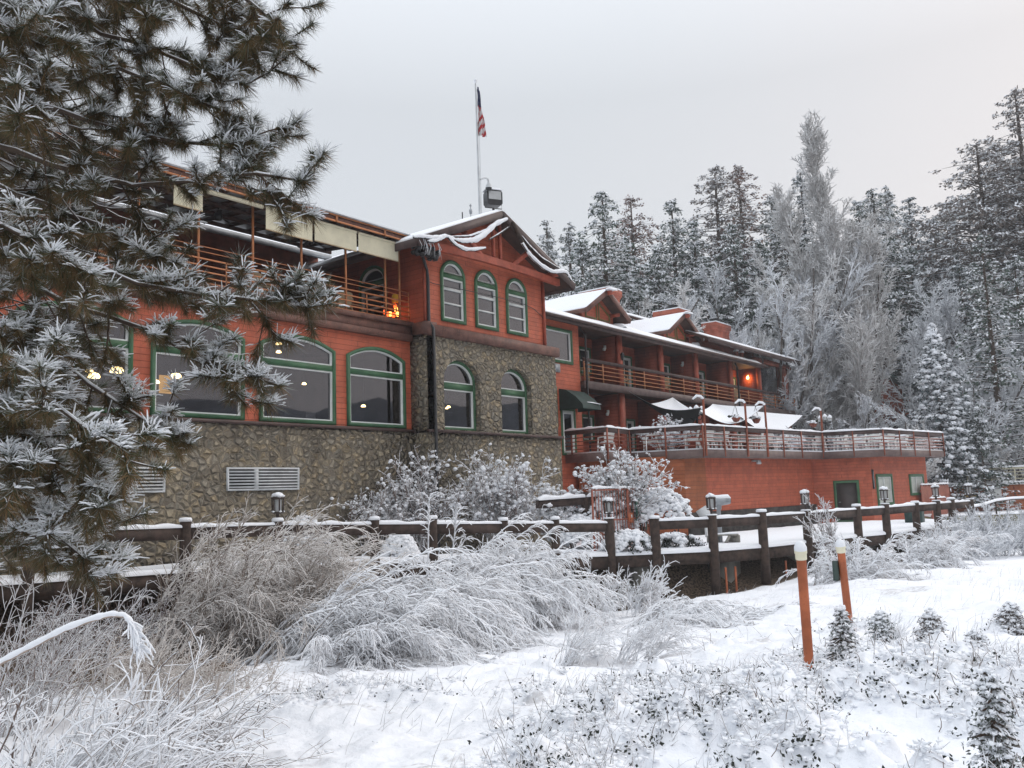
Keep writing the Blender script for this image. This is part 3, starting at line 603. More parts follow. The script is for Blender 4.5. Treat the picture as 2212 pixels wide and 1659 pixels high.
mb = MB(); mb.box(46.6, 61.5, 21.74, 21.8, 8.46, 8.74); mb.bar((61.5, 21.8, 8.6), (61.5, 28.5, 11.28), .06, .28); mb.build('gutter', 'fascia', rf2)
snow_sheet(rf2, lambda u, v: np.stack([46.65+14.8*u, 21.8+6.6*v, 8.745+2.65*v], -1), 60, 26, .12, 52)
mb = MB(); mb.box(46.7, 56, 23.0, 23.1, 8.2, 8.9); mb.box(54.7, 61.3, 22.45, 22.7, 8.2, 8.5); mb.box(56, 56.1, 24.1, 30, -2, 8.8); mb.build('clerestory_wall', 'brown2', wing)
mb = MB()
for x in (51.8, 52.6): mb.tube([(x, 22.4, 8.1), (x, 22.4, 8.5)], .13, 8)
vo = mb.build('vent_pipe', 'brown2', wing); mb = MB()
for x in (51.8, 52.6): mb.lathe([(.16, 8.5), (.18, 8.56), (.1, 8.64), (0, 8.66)], (x, 22.4, 0), 10)
mb.build('snow_cap', 'snow', vo, smooth=True)
for xc, sd_ in ((37.15, 61), (45.55, 62)):
    mb = MB(); T = F_(23.3); mb.poly([[(xc-1.5, 8.2), (xc+1.5, 8.2), (xc+1.5, 9.2), (xc, 10.0), (xc-1.5, 9.2)]], 23.3)
    mb.box(xc-1.5, xc-1.46, 23.3, 27, 8.2, 9.1); mb.box(xc+1.46, xc+1.5, 23.3, 27, 8.2, 9.1); dm = mb.build('dormer', 'red', wing)
    mb = MB()
    for s in (-1, 1):
        o = [(xc+s*.07, 8.65), (xc+s*1.15, 8.65), (xc+s*1.15, 9.0), (xc+s*.07, 9.62)]; i = [(xc+s*.15, 8.73), (xc+s*1.05, 8.73), (xc+s*1.05, 8.95), (xc+s*.15, 9.47)]
        mb.ring(o, i, 23.26, 23.3)
    mb.build('panel_trim', paint('olive_trim', (.16, .13, .04), .6, .2), dm)
    mb = MB(); pk = (xc, 10.12); el, er = (xc-2.1, 8.86), (xc+2.1, 8.86)
    gable_slab(mb, 22.65, 28, el, pk, .13); gable_slab(mb, 22.65, 28, er, pk, .13); dr = mb.build('dormer_roof', 'soffit', dm)
    mb = MB()
    for e in (el, er): mb.bar((e[0], 22.62, e[1]-.12), (pk[0], 22.62, pk[1]-.12), .05, .26); mb.bar((e[0], 22.65, e[1]-.1), (e[0], 27, e[1]-.1), .05, .2)
    mb.build('bargeboard', 'trim', dr)
    mb = MB(); mb.bar((xc, 22.4, 9.92), (xc, 23.3, 9.92), .16, .2); mb.bar((xc+1.2, 22.75, 9.0), (xc+1.2, 23.3, 9.0), .14, .16); mb.build('ridge_beam', 'beam', dr)
    for e in (el, er): snow_sheet(dr, lambda u, v, e=e: np.stack([e[0]+(pk[0]-e[0])*u+0*v, 22.6+5.4*v, e[1]+(pk[1]-e[1])*u+.004], -1), 14, 22, .12, sd_)
    mb = MB(); wob_strip((xc-.35, 22.42, 10.02), (xc+.35, 22.42, 10.02), .3, .12, sd_, .05, mb); mb.build('snow_clump', 'snow', dr, smooth=True); mb = MB(); wob_strip((xc+1.5, 22.6, 8.36), (xc+1.5, 23.5, 8.45), .3, .2, sd_, .05, mb); mb.build('snow_clump', 'snow', dr, smooth=True)
for x0, x1, y0, y1, zt in ((42.0, 43.45, 25.5, 27.6, 11.55), (50.45, 52.1, 25.5, 27.4, 11.6), (55.9, 58.4, 25.5, 26.6, 11.45)):
    mb = MB(); mb.box(x0+.12, x1-.12, y0+.12, y1-.12, 8, zt-.55)
    V = [(x0+.12, y0+.12, zt-.55), (x1-.12, y0+.12, zt-.55), (x1-.12, y1-.12, zt-.55), (x0+.12, y1-.12, zt-.55), (x0, y0, zt-.3), (x1, y0, zt-.3), (x1, y1, zt-.3), (x0, y1, zt-.3)]
    mb.add(V, [(0, 1, 5, 4), (1, 2, 6, 5), (2, 3, 7, 6), (3, 0, 4, 7)]); mb.box(x0, x1, y0, y1, zt-.3, zt); ch = mb.build('chimney', 'brick', wing)
    mb = MB(); mb.box(x0-.02, x1+.02, y0-.02, y1+.02, zt+.002, zt+.07); mb.build('snow_cap', 'snow', ch)
    for fx, fy, h in ((.28, .35, .34), (.72, .6, .46)):
        mb = MB(); cx_, cy_ = x0+(x1-x0)*fx, y0+(y1-y0)*fy; mb.lathe([(.26, zt), (.26, zt+h*.45), (.34, zt+h*.45), (.34, zt+h*.75), (.22, zt+h*.78), (.36, zt+h*.85), (.3, zt+h), (0, zt+h*1.02)], (cx_, cy_, 0), 14); mb.build('flue_cap', 'black', ch)

# ------------------------------------------------------------------ storage building with the sun deck on top
store = thing('storage_building', 'low red storage building carrying the railed lower sun deck', 'building', (45, 16, -2))
DP = [(32.5, 22.4), (32.33, 20.13), (34.68, 20.4), (35.57, 17.23), (47.25, 15.97), (48.41, 13.16), (56.5, 12.0), (57.9, 17.5), (58.5, 22.3)]
mb = MB(); mb.slab(DP, 1.55, 1.74); dk = mb.build('deck_floor', 'fascia', store)
ins = []
mb = MB()
for a, b in zip(DP[:-1], DP[1:]):
    mb.bar((*a, 1.55), (*b, 1.55), .07, .38)
mb.build('deck_fascia', 'fasciag', dk)
tri = DP; mb = MB(); c0 = np.mean(np.array(DP), 0); mb.slab([tuple(c0+(np.array(p)-c0)*.995) for p in DP], 1.742, 1.80); mb.build('deck_snow', 'snow', dk)
WP = [(33.3, 22.3), (35.45, 18.1), (47.75, 16.75), (48.7, 14.0), (55.9, 12.9), (57, 17), (57.2, 22.3)]
T = frame((*WP[0], 0), (*WP[1], 0)); ln = lambda i: math.dist(WP[i], WP[i+1])
wall(store, T, rect(0, ln(0), -2.2, 1.5), [], 'orange'); T = frame((*WP[1], 0), (*WP[2], 0))
wall(store, T, rect(0, 1.7, -1.02, 1.5), [], 'orange'); wall(store, T, rect(1.7, ln(1), -1.02, 1.5), [], 'red')
mb = MB(T); mb.box(.1, ln(1)-.05, -.12, .1, -2.3, -1.02); mb.build('stone_footing', paint('dark_footing', (.06, .055, .05), .9, .5, 3, bs=.8), store)
T = frame((*WP[2], 0), (*WP[3], 0)); DR = (1.0, 2.3, -2.05, .2, .2, 'rect'); wall(store, T, rect(0, ln(2), -2.2, 1.5), [DR], 'red')
mb = MB(T); mb.ring(outline(DR), outline(inset(DR, .14)), -.05, .1); mb.build('door_frame', 'green', store)
mb = MB(T); q = inset(DR, .14); mb.box(q[0], q[1], .03, .08, q[2], q[4]); sdo = mb.build('door', 'door', store)
mb = MB(T); mb.tube([(q[0]+.08, .03, -.95), (q[0]+.08, -.04, -.95), (q[0]+.18, -.04, -.95)], .018, 6); mb.build('handle', 'metal', sdo)
T = frame((*WP[3], 0), (*WP[4], 0)); SW1 = (.55, 2.5, -1.22, .48, .48, 'rect'); SW2 = (4.75, 6.7, -.78, .44, .44, 'rect')
wall(store, T, rect(0, ln(3), -2.2, 1.5), [SW1, SW2], 'red')
window(store, T, SW1, g=.16, gl='curtain', vb=((1.52, .06, -.35, .32),), hb=((-.38, .07),)); window(store, T, SW2, g=.16, gl='curtain', vb=((5.72, .06, -.6, .28),))
mb = MB(T); mb.box(.12, .30, -.05, -.004, -.3, .72); so_ = mb.build('thermometer', 'black', store); mb = MB(T); mb.box(.18, .24, -.056, -.051, -.22, .62); mb.build('gauge', 'metal', so_)
T = frame((*WP[4], 0), (*WP[5], 0)); wall(store, T, rect(0, ln(4), -2.2, 1.5), [], 'red_shade')
mb = MB()
for a, b in zip(DP[:-2], DP[1:-1]):
    for z in (1.93, 2.1, 2.27, 2.44): mb.bar((*a, z), (*b, z), .04, .04)
rl = mb.build('deck_railing', 'railred', store)
mb = MB(); ss = MB(); s2 = MB()
for i, (a, b) in enumerate(zip(DP[:-2], DP[1:-1])):
    mb.bar((*a, 2.69), (*b, 2.69), .06, .2)
    wob_strip((*a, 2.79), (*b, 2.79), .15, .095, i+3, .15, ss)
    if i > 2:
        for z in (1.95, 2.12, 2.29, 2.46): wob_strip((*a, z), (*b, z), .04, .018, i+z, .2, s2)
mb.build('top_rail', 'fascia', rl); ss.build('rail_snow', 'snow', rl, smooth=True); s2.build('rail_snow', 'snow', rl, smooth=True)
PT = [*DP[1:7], (34.95, 18.74), (37.36, 17.04), (39.34, 16.82), (41.24, 16.62), (42.92, 16.44), (44.86, 16.23), (47.84, 14.55), (50.43, 12.87), (52.31, 12.6), (54.35, 12.3), (33.5, 20.27), (32.5, 22.1)]
for x, y in PT:
    mb = MB(); mb.bar((x, y-.05, 1.42), (x, y-.05, 2.78), .06, .06); mb.build('rail_post', 'railred', rl)

# ------------------------------------------------------------------ things on and around the lodge
# roller blinds under the canopy edge
for i, (x0, x1, z0, lab) in enumerate(((15.09, 16.78, 7.86, 'cream roller blind pulled down, leftmost of the three hanging side by side'), (16.86, 18.55, 7.9, 'cream roller blind in the middle of three hanging side by side'), (18.63, 20.4, 7.92, 'cream roller blind nearest the gabled tower, pulled down'), (12.2, 13.05, 7.9, 'small cream roller blind half hidden behind the pine boughs'))):
    t = thing('roller_blind', lab, 'roller blind', ((x0+x1)/2, 20.52, 8.55), 'cream blinds along the terrace canopy')
    u = np.linspace(x0, x1, 8); v = np.linspace(8.5, z0, 6); X, Z = np.meshgrid(u, v, indexing='ij'); mb = MB()
    mb.grid(np.stack([X, 20.52+.012*np.sin(X*5+i)*(8.5-Z), Z], -1)); mb.build('canvas', 'canvas', t, smooth=True)
    mb = MB(); mb.tube([(x0, 20.52, 8.53), (x1, 20.52, 8.53)], .045, 8); mb.build('roller', 'canvas', t); mb = MB(); mb.bar((x0, 20.52, z0), (x1, 20.52, z0), .025, .03); mb.build('bottom_bar', 'tan', t)
t = thing('rolled_blind', 'cream roller blind rolled up tight under the canopy, beside the pulled down one', 'roller blind', (14, 20.52, 8.5), 'cream blinds along the terrace canopy')
mb = MB(); mb.tube([(13.2, 20.52, 8.5), (14.98, 20.52, 8.5)], .07, 8); mb.build('roller', 'canvas', t)
for i, (x, y, z) in enumerate(((14.84, 22.5, 8.62), (18.3, 22.5, 8.58))):
    t = thing('ceiling_fan', ('dark ceiling fan under the canopy left of the blinds', 'dark ceiling fan seen just below the cream blinds')[i], 'ceiling fan', (x, y, z), 'ceiling fans over the terrace')
    mb = MB(); mb.tube([(x, y, z), (x, y, 9.0)], .02, 6); mb.lathe([(0, z-.1), (.1, z-.1), (.13, z), (.1, z+.12), (0, z+.12)], (x, y, 0), 12); mb.build('motor', 'black', t)
    for k in range(5):
        a = k*2*math.pi/5+.4+i; d = np.array([math.cos(a), math.sin(a), 0]); c = np.array([x, y, z+.02]); n_ = np.array([-d[1], d[0], .25])
        mb = MB(); mb.add([c+d*.14-n_*.05, c+d*.14+n_*.05, c+d*.75+n_*.085-np.array([0, 0, .05]), c+d*.75-n_*.085-np.array([0, 0, .05])], [(0, 1, 2, 3)]); b = mb.build('blade', 'black', t)
t = thing('lantern_cluster', 'glowing red and orange lanterns under a yellow cap behind the terrace rail', 'lanterns', (20.8, 21.3, 5.97))
mb = MB(); mb.lathe([(.0, 7.02), (.13, 7.0), (.16, 6.9), (.15, 6.72), (.1, 6.7)], (20.98, 21.25, 0), 12); mb.build('yellow_cap', 'yellow', t, smooth=True)
mb = MB(); mb.tube([(20.98, 21.25, 6), (20.98, 21.25, 6.8)], .03, 6); mb.bar((20.5, 21.3, 6.1), (21.05, 21.25, 6.1), .05, .05); mb.build('stand', 'black', t)
for k, (dx, z, r, m_) in enumerate(((-.5, 6.32, .055, 'red_l'), (-.36, 6.27, .05, 'red_l'), (-.28, 6.28, .06, 'orange_l'), (-.08, 6.28, .06, 'red_l'), (.06, 6.32, .075, 'orange_l'), (.06, 6.5, .06, 'orange_l'), (-.06, 6.58, .055, 'red_l'))):
    mb = MB(); x = 20.95+dx; mb.lathe([(0, z-.08), (r*.8, z-.07), (r, z), (r*.8, z+.07), (0, z+.08)], (x, 21.25+.06*math.sin(k*3), 0), 8); mb.build('lantern', m_, t, smooth=True)
# lamps hanging in the dining room
LAB = ['lit pendant lamp low in the leftmost window, behind the boughs', 'brightest lit pendant lamp in the leftmost window, right of the other two', 'small lit pendant lamp above and left of the low one in the leftmost window', 'bright pendant lamp right of the lit orange panel', 'dim pendant lamp left of the lit orange panel', 'lamp glowing near the top of the middle arched window', 'pale ceiling lamp just below the top lamp in the middle window', 'single lamp in the big lower pane of the middle window', 'small amber lamp low in the arched window by the stone corner', 'amber lamp in the left stone arched window', 'amber ceiling lamp high in the arched window left of the middle one', 'tiny amber lamp right next to the other in the stone arched window', 'amber lamp at the top of the first arched window upstairs']
LP = [((203, 812), .17, 24.5), ((253, 800), .2, 24.5), ((192, 800), .12, 24.5), ((380, 812.5), .17, 24.5), ((337, 825), .11, 24.5), ((602, 742), .10, 23.6), ((602, 760), .09, 23.6), ((657, 829), .08, 24), ((785, 877), .09, 24), ((969, 879), .08, 22.6), ((480, 749), .08, 23.6), ((965, 882), .06, 23.3), ((1081, 576.5), .10, 21.8)]
for i, ((px, py), r, Y) in enumerate(LP):
    p = onY(px, py, Y); top = 8.95 if i == 12 else 5.6
    t = thing('pendant_lamp', LAB[i], 'lamp', (p[0], p[1], p[2]), 'warm lamps inside the lodge')
    mb = MB(); mb.lathe([(.03, r*.55), (r*.7, r*.4), (r, -r*.15), (r*.9, -r*.35), (0, -r*.4)], p, 12); mb.build('lamp_shade', 'lamp', t, smooth=True)
    if top > p[2]+.1: mb = MB(); mb.tube([(p[0], p[1], p[2]+r*.5), (p[0], p[1], top)], .012, 5); mb.build('rod', 'black', t)
p = onY(357, 829, 25); mb = MB(); mb.box(p[0]-.2, p[0]+.2, p[1]-.02, p[1]+.02, p[2]-.3, p[2]+.26); tag(mb.build('wall_panel_light', 'warmw'), 'lit orange wall panel between two lamps in the dining room', 'light')
for x, w, lab in ((12.2, .32, 'white card standing on the sill of the window behind the boughs'), (17.15, .36, 'grey card standing on the sill of the middle arched window')):
    mb = MB(); mb.box(x-w/2, x+w/2, 21.1, 21.12, 2.5, 2.72); t = mb.build('window_card', 'white' if w < .35 else 'frost'); tag(t, lab, 'card')

# flagpole, floodlight and masts on the tower roof
t = thing('flagpole', 'tall slim flagpole on the tower ridge with a gold ball on top', 'flagpole', (24.85, 20.6, 10.2))
mb = MB(); mb.tube([(24.85, 20.6, 10.2), (24.85, 20.6, 12.2), (24.83, 20.6, 15.85)], [.05, .045, .028], 8); mb.build('pole', 'galv', t); mb = MB(); mb.lathe([(0, 15.85), (.05, 15.9), (.075, 15.97), (.05, 16.03), (0, 16.05)], (24.83, 20.6, 0), 10); mb.build('ball', 'snow', t, smooth=True)
mb = MB(); mb.tube([(24.91, 20.56, 10.6), (24.92, 20.56, 13), (24.89, 20.56, 15.7)], .008, 4); mb.build('halyard', 'metal', t)
# limp flag: union by the hoist above, stripes below
t = thing('flag', 'limp red white and blue striped flag hanging down the flagpole', 'flag', (24.85, 20.6, 15.7))
u = np.linspace(0, 1, 29); v = np.linspace(0, 1, 40); UU, VV = np.meshgrid(u, v, indexing='ij')   # u: along fly, hanging; v: across (hoist)
w = .06+.30*np.sin(np.clip(VV*1.15, 0, 1)*math.pi*.62)**1.3
zz = 15.72-1.95*VV-.25*UU*(1-VV)
xx = 24.87+UU*w*(.55+.45*VV)+.02*np.sin(VV*14); yy = 20.55-.06*np.sin(UU*math.pi*3.3+VV*4)-.05*UU
mb = MB(); P = np.stack([xx, yy, zz], -1); a, b = P.shape[:2]; V = P.reshape(-1, 3); F0, F1, F2 = [], [], []
for i in range(a-1):
    for j in range(b-1):
        q = (i*b+j, (i+1)*b+j, (i+1)*b+j+1, i*b+j+1)
        s_ = (u[i]*1.0+v[j]*.55)
        if v[j] < .36 and u[i] < .9: F2.append(q)
        elif int(v[j]*11+u[i]*5) % 2 == 0: F0.append(q)
        else: F1.append(q)
mb.add(V, F0, 0); k_ = mb.n
for Fx, mi in ((F1, 1), (F2, 2)): mb.F.append((np.array(Fx), mi))
mb.build('cloth', [paint('flag_red', (.42, .03, .035), .8, .15), paint('flag_white', (.62, .6, .6), .8, .1), paint('flag_blue', (.02, .028, .085), .8, .2)], t, smooth=True)
st = MB()
for k in range(22):
    i, j = int(rng.integers(1, 22)), int(rng.integers(2, 17)); p = P[i, j]; st.add([p+np.array(q) for q in ((0, -.008, .016), (.014, -.008, 0), (0, -.008, -.016), (-.014, -.008, 0))], [(0, 1, 2, 3)])
st.build('stars', 'white', t)
t = thing('security_camera', 'white dome camera on an arm beside the flagpole', 'camera', (25.3, 20.5, 12.0))
mb = MB(); mb.tube([(24.88, 20.55, 12.0), (25.12, 20.5, 12.12), (25.28, 20.5, 12.1), (25.31, 20.5, 12.0)], .035, 8); mb.build('arm', 'galv', t)
mb = MB(); mb.lathe([(.04, 12.02), (.05, 11.95), (.11, 11.88), (.13, 11.76)], (25.31, 20.5, 0), 12); mb.build('housing', 'galv', t, smooth=True); mb = MB(); mb.lathe([(.13, 11.76), (.1, 11.68), (.05, 11.66), (0, 11.65)], (25.31, 20.5, 0), 12); mb.build('dome', 'black', t, smooth=True)
t = thing('floodlight', 'big square black floodlight with snow on its top above the tower ridge', 'floodlight', (25.55, 20.4, 10.2))
fT = frame((25.28, 20.55, 0), (25.85, 20.25, 0)); mb = MB(fT); o = [(0, 11.22), (.08, 11.14), (.56, 11.14), (.64, 11.22), (.64, 11.66), (.58, 11.74), (.06, 11.74), (0, 11.66)]
mb.prism(o, .02, .42); fo = mb.build('housing', 'black', t); mb = MB(fT); mb.poly([rect(.06, .58, 11.36, 11.69)], .012); mb.build('lens', 'frost', fo)
mb = MB(fT); wob_strip((-.02, .2, 11.735), (.66, .2, 11.735), .44, .09, 4, .08, mb); mb.build('snow_cap', 'snow', t, smooth=True)
mb = MB(fT); mb.tube([(-.03, .2, 11.3), (-.03, .2, 11.06), (.67, .2, 11.06), (.67, .2, 11.3)], .02, 6); mb.tube([(.32, .2, 11.06), (.32, .2, 10.0)], .05, 8); mb.bar((.32, .2, 10.75), (-.15, .2, 10.2), .04, .04); mb.bar((.32, .2, 10.75), (.75, .2, 10.1), .04, .04); mb.build('stand', 'black', t)
for (x, y, z0, z1, r, lab) in ((23.72, 20.5, 9.8, 10.42, .022, 'short plain black pipe on the roof left of the flagpole'), (24.2, 20.5, 10.0, 10.85, .016, 'thin mast with small instruments just left of the flagpole')):
    t = thing('roof_mast', lab, 'mast', (x, y, z0)); mb = MB(); mb.tube([(x, y, z0), (x, y, z1)], r, 6); mb.build('pole', 'black' if r > .02 else 'metal', t)
    if r < .02:
        mb = MB(); mb.lathe([(0, 10.45), (.05, 10.47), (.06, 10.6), (.04, 10.66), (0, 10.67)], (x, y, 0), 8); mb.box(x-.03, x+.03, y-.03, y+.03, 10.76, 10.82); mb.build('instrument', 'metal', t)
C = np.array([(24.55+.5*rng.random(), 20.5+.25*rng.random(), 10.42+.12*rng.random()) for _ in range(16)]); V, F = blobs(C, .06+.05*rng.random(16), rng); mb = MB(); mb.add(V, F); tag(mb.build('cable_bundle', 'frostt'), 'snowy bundle of cables at the foot of the flagpole', 'cables')
# snow-laden light strings swagged from the gable
def garland(pts, r, Y, lab, m_='snow', name='snowy_light_string', yo=None):
    P = np.array([onY(1250/1.4756+a/3.403/1.4756, 650/1.4756+b/3.403/1.4756, Y) for a, b in pts]); k = 40; t_ = np.linspace(0, 1, len(P)); s_ = np.linspace(0, 1, k)
    Q = np.stack([np.interp(s_, t_, P[:, i]) for i in range(3)], -1)
    for _ in range(3): Q[1:-1] = (Q[:-2]+2*Q[1:-1]+Q[2:])/4
    rad = 1.25*r*(.45+.55*np.sin(np.pi*np.clip(s_, .04, .96))**.6)*(.8+.4*vn(s_*30, s_*0, 1., int(r*1e4)))
    t = thing(name, lab, 'light string', tuple(Q[0]), 'snowy light strings on the tower gable'); mb = MB(); Q2 = Q.copy(); mb.tube(Q2, rad, 8); mb.build('snow_load', m_, t, smooth=True)
    Q3 = Q.copy(); Q3[:, 2] -= rad*.75; mb = MB(); mb.tube(Q3, .03, 6); mb.build('cord', 'black', t)
garland([(1245, 160), (1120, 215), (1010, 320), (900, 392), (760, 400), (690, 385)], .085, 19.3, 'thickest snowy swag running from the gable peak down to the left')
garland([(1170, 170), (1010, 285), (840, 345), (640, 352)], .03, 19.32, 'thin snowy swag above the thick one on the left of the gable')
garland([(690, 385), (575, 342), (480, 395), (390, 402)], .06, 19.28, 'short snowy swag over the left eave corner')
garland([(590, 345), (430, 362), (300, 345), (230, 355)], .055, 19.3, 'snowy string along the lower left roof edge')
garland([(600, 350), (690, 440), (790, 490), (880, 492), (1010, 474)], .06, 19.25, 'snowy swag hanging below the left eave over the first upper window')
garland([(1275, 240), (1190, 300), (1110, 350), (1050, 385)], .022, 19.35, 'thin snowy string just under the gable peak')
garland([(1300, 190), (1370, 330), (1420, 430)], .075, 19.3, 'dark uncovered light string right of the gable peak', 'timber')
garland([(1410, 420), (1500, 560), (1620, 670), (1740, 738), (1840, 725), (1890, 735), (1940, 820)], .07, 19.28, 'snowy swag down the right slope ending at the eave tip')
garland([(1370, 300), (1480, 440), (1620, 580), (1840, 715)], .028, 19.36, 'thin snowy string alongside the right roof slope')
t = thing('netting_bundle', 'black netting bunched at the left eave corner of the tower', 'netting', (20.7, 19.6, 8.2))
C = np.array([(20.35+1.0*a, 19.55+.3*b, 8.25-.12*a+.35*(c-.5)) for a, b, c in rng.random((40, 3))]); V, F = blobs(C, .07+.08*rng.random(40), rng, .8); mb = MB(); mb.add(V, F); mb.build('net', 'black', t)
tb = []; B0 = np.column_stack([20.3+1.0*rng.random(16), 19.4+.1*rng.random(16), 8.42+.1*rng.random(16)]); Pn = np.stack([B0, B0+np.column_stack([.15*(rng.random(16)-.5), -.05-.05*rng.random(16), -.12-.15*rng.random(16)]), B0+np.column_stack([.2*(rng.random(16)-.5), -.1*rng.random(16), -.3-.25*rng.random(16)])], 1)
V, F = tubes(Pn, np.tile([.012, .008, .003], (16, 1)), 4); mb = MB(); mb.add(V, F); mb.build('icicles', 'snow', t)

# door awning
t = thing('door_awning', 'dark green sloping canvas awning over the white side door', 'awning', (33.1, 22.4, 4.0)); mb = MB()
x0, x1 = 32.3, 33.75; prof = [(22.49, 4.72), (22.1, 4.62), (21.6, 4.28), (21.25, 3.92), (21.22, 3.72), (22.49, 3.72)]
mb.grid(np.array([[(x, *q) for q in prof[:5]] for x in (x0, x1)])); 
for x in (x0, x1): mb.add([(x, *q) for q in prof], [tuple(range(6))])
mb.build('canopy', 'awning', t); mb = MB(); wob_strip((x0+.5, 21.4, 4.02), (x1+.02, 21.28, 3.96), .2, .05, 3, .08, mb); mb.build('snow_patch', 'snow', t, smooth=True)

# wall lamps
def wall_lamp(p, lab, lit=False):
    t = thing('wall_lamp', lab, 'wall lamp', tuple(p), 'lamps on the guest wing porches'); mb = MB(); mb.box(p[0]-.05, p[0]+.03, p[1]-.06, p[1]+.06, p[2]-.02, p[2]+.16); mb.build('bracket', 'white', t)
    mb = MB(); mb.lathe([(0, -.14), (.07, -.12), (.085, -.03), (.05, .03), (0, .04)], (p[0]-.1, p[1], p[2]), 10); mb.build('bulb' if lit else 'lamp_shade', 'lamp2' if lit else 'white', t, smooth=True)
for x, z, lab in ((37.73, 7.25, 'small unlit white lamp on the first upper porch divider'), (46.22, 7.25, 'small unlit white lamp on the third upper porch divider'), (37.73, 3.95, 'small unlit white lamp on the lower porch divider near the awning')): wall_lamp((x, 23.3, z), lab)
wall_lamp((55.45, 23.25, 7.28), 'glowing orange porch lamp at the far end of the upper balcony', True)
lp = bpy.data.lights.new('porch_lamp_light', 'POINT'); lp.energy = 20; lp.color = (1, .5, .15); lp.shadow_soft_size = .1; lo = bpy.data.objects.new('porch_lamp_light', lp); COL.objects.link(lo); lo.location = (55.15, 23.2, 7.25)
p = (37.45, 22.5, 6.75); t = thing('hanging_lantern', 'dark carriage lantern on the front of the first balcony post', 'lantern', p); mb = MB(); mb.lathe([(0, -.22), (.05, -.2), (.09, .05), (.12, .08), (.03, .2), (0, .24)], (p[0]+.38, p[1]-.12, p[2]), 8); mb.build('cage', 'black', t)
# two little floodlights under the deck edge
p = onY(1634, 998, 17.25); t = thing('twin_spotlight', 'small grey double spotlight high on the red storage wall', 'spotlight', tuple(p)); mb = MB()
for dx in (-.1, .1): mb.lathe([(0, -.12), (.09, -.1), (.07, .08), (0, .1)], (p[0]+dx, p[1]-.12, p[2]), 8)
mb.box(p[0]-.12, p[0]+.12, p[1]-.06, p[1]+.2, p[2]+.02, p[2]+.1); mb.build('housing', 'galv', t)

# ------------------------------------------------------------------ chairs and tables
def make_chair(name, mat, lab, group, snowy=True):
    t = thing(name, lab, 'chair', (0, 0, 0), group); P = lambda *a: a
    mb = MB(); u = np.linspace(-1, 1, 7); v = np.linspace(0, 1, 6); X, Z = np.meshgrid(u, v, indexing='ij')
    w = .2+.04*Z; top = .88-.06*np.abs(X)**3; zz = .42+(top-.42)*Z; yy = .2+.10*Z-.05*(1-X**2)*0-.03*np.abs(X)**2
    f = np.stack([X*w, yy, zz], -1); b = f+np.array([0, .03, 0]); mb.grid(f); mb.grid(b); 
    for a_, b_ in ((f[:, -1], b[:, -1]), (f[0], b[0]), (f[-1], b[-1])): mb.grid(np.stack([a_, b_]))
    mb.build('backrest', mat, t, smooth=False)
    mb = MB(); mb.add([(-.22, -.24, .42), (.22, -.24, .42), (.2, .22, .39), (-.2, .22, .39), (-.22, -.25, .37), (.22, -.25, .37), (.2, .22, .35), (-.2, .22, .35)], [(0, 1, 2, 3), (4, 7, 6, 5), (0, 4, 5, 1), (1, 5, 6, 2), (3, 7, 4, 0), (2, 6, 7, 3)]); so = mb.build('seat', mat, t)
    for s in (-1, 1):
        mb = MB(); mb.tube([(s*.24, .27, .66), (s*.28, .1, .65), (s*.28, -.18, .64), (s*.26, -.26, .6)], .028, 6); mb.build('armrest', mat, t)
        mb = MB(); mb.bar((s*.25, -.24, .61), (s*.27, -.27, 0), .05, .05); mb.build('leg', mat, t); mb = MB(); mb.bar((s*.21, .2, .42), (s*.25, .32, 0), .05, .05); mb.build('leg', mat, t)
    if snowy:
        mb = MB(); wob_strip((0, -.22, .425), (0, .2, .40), .4, .07, 2, .06, mb); mb.build('seat_snow', 'snow', so, smooth=True)
    return t
ZD = 1.80
DC = [((36.6, 18.2), 200, 'white plastic chair right behind the deck corner post, back to the rail'), ((37.0, 17.75), 170, 'white plastic chair just right of the deck corner post'), ((38.3, 17.6), 185, 'tall backed white chair between the corner post and the first basket pole'), ((38.9, 18.3), 100, 'white chair side on, left of the first basket pole'), ((40.4, 17.6), 240, 'white chair tucked beside the second basket pole'), ((42.0, 17.4), 190, 'white chair just right of the second basket pole'), ((42.6, 17.2), 160, 'white chair with a snowy seat, two posts right of the second basket pole'), ((44.4, 17.0), 200, 'lone white chair in the gap left of the deck notch pole'), ((47.6, 16.2), 120, 'white chair beside the pole at the deck notch'), ((48.4, 15.3), 180, 'white chair in the short side of the deck, left one'), ((48.9, 15.0), 175, 'white chair in the short side of the deck, middle one'), ((49.4, 14.6), 190, 'white chair in the short side of the deck near the far corner'), ((49.6, 13.9), 200, 'large white chair right behind the far deck corner'), ((51.0, 13.6), 150, 'white chair behind the far front rail'), ((53.2, 13.4), 210, 'white chair near the far end of the deck'), ((34.2, 21.3), 150, 'white chair near the side door, in front of the lower porch window'), ((35.3, 19.6), 220, 'white chair left of the planter behind the near deck rail')]
pc = None
for i, ((x, y), a, lab) in enumerate(DC):
    if pc is None: pc = make_chair('plastic_chair', 'plastic', lab, 'white plastic chairs on the lower sun deck')
    place(pc, i == 0, (x, y, ZD), R(a), lab, (1.12, 1.12, 1.08) if i != 2 and i != 12 else (1.25, 1.2, 1.2))
BC = [((35.0, 23.0), 20, 'tan armchair at the near end of the upper balcony'), ((34.6, 23.3), 60, 'tan armchair tucked in the corner of the first upper porch'), ((38.6, 23.0), 10, 'tan armchair in front of the first glazed porch door'), ((43.2, 23.1), 160, 'low tan armchair in the third upper porch'), ((47.0, 22.9), 30, 'tan armchair beside the second glazed porch door'), ((52.0, 22.9), 170, 'tan armchair just right of the balcony drainpipe'), ((53.0, 23.2), 40, 'tan armchair under the glowing porch lamp')]
bc = None
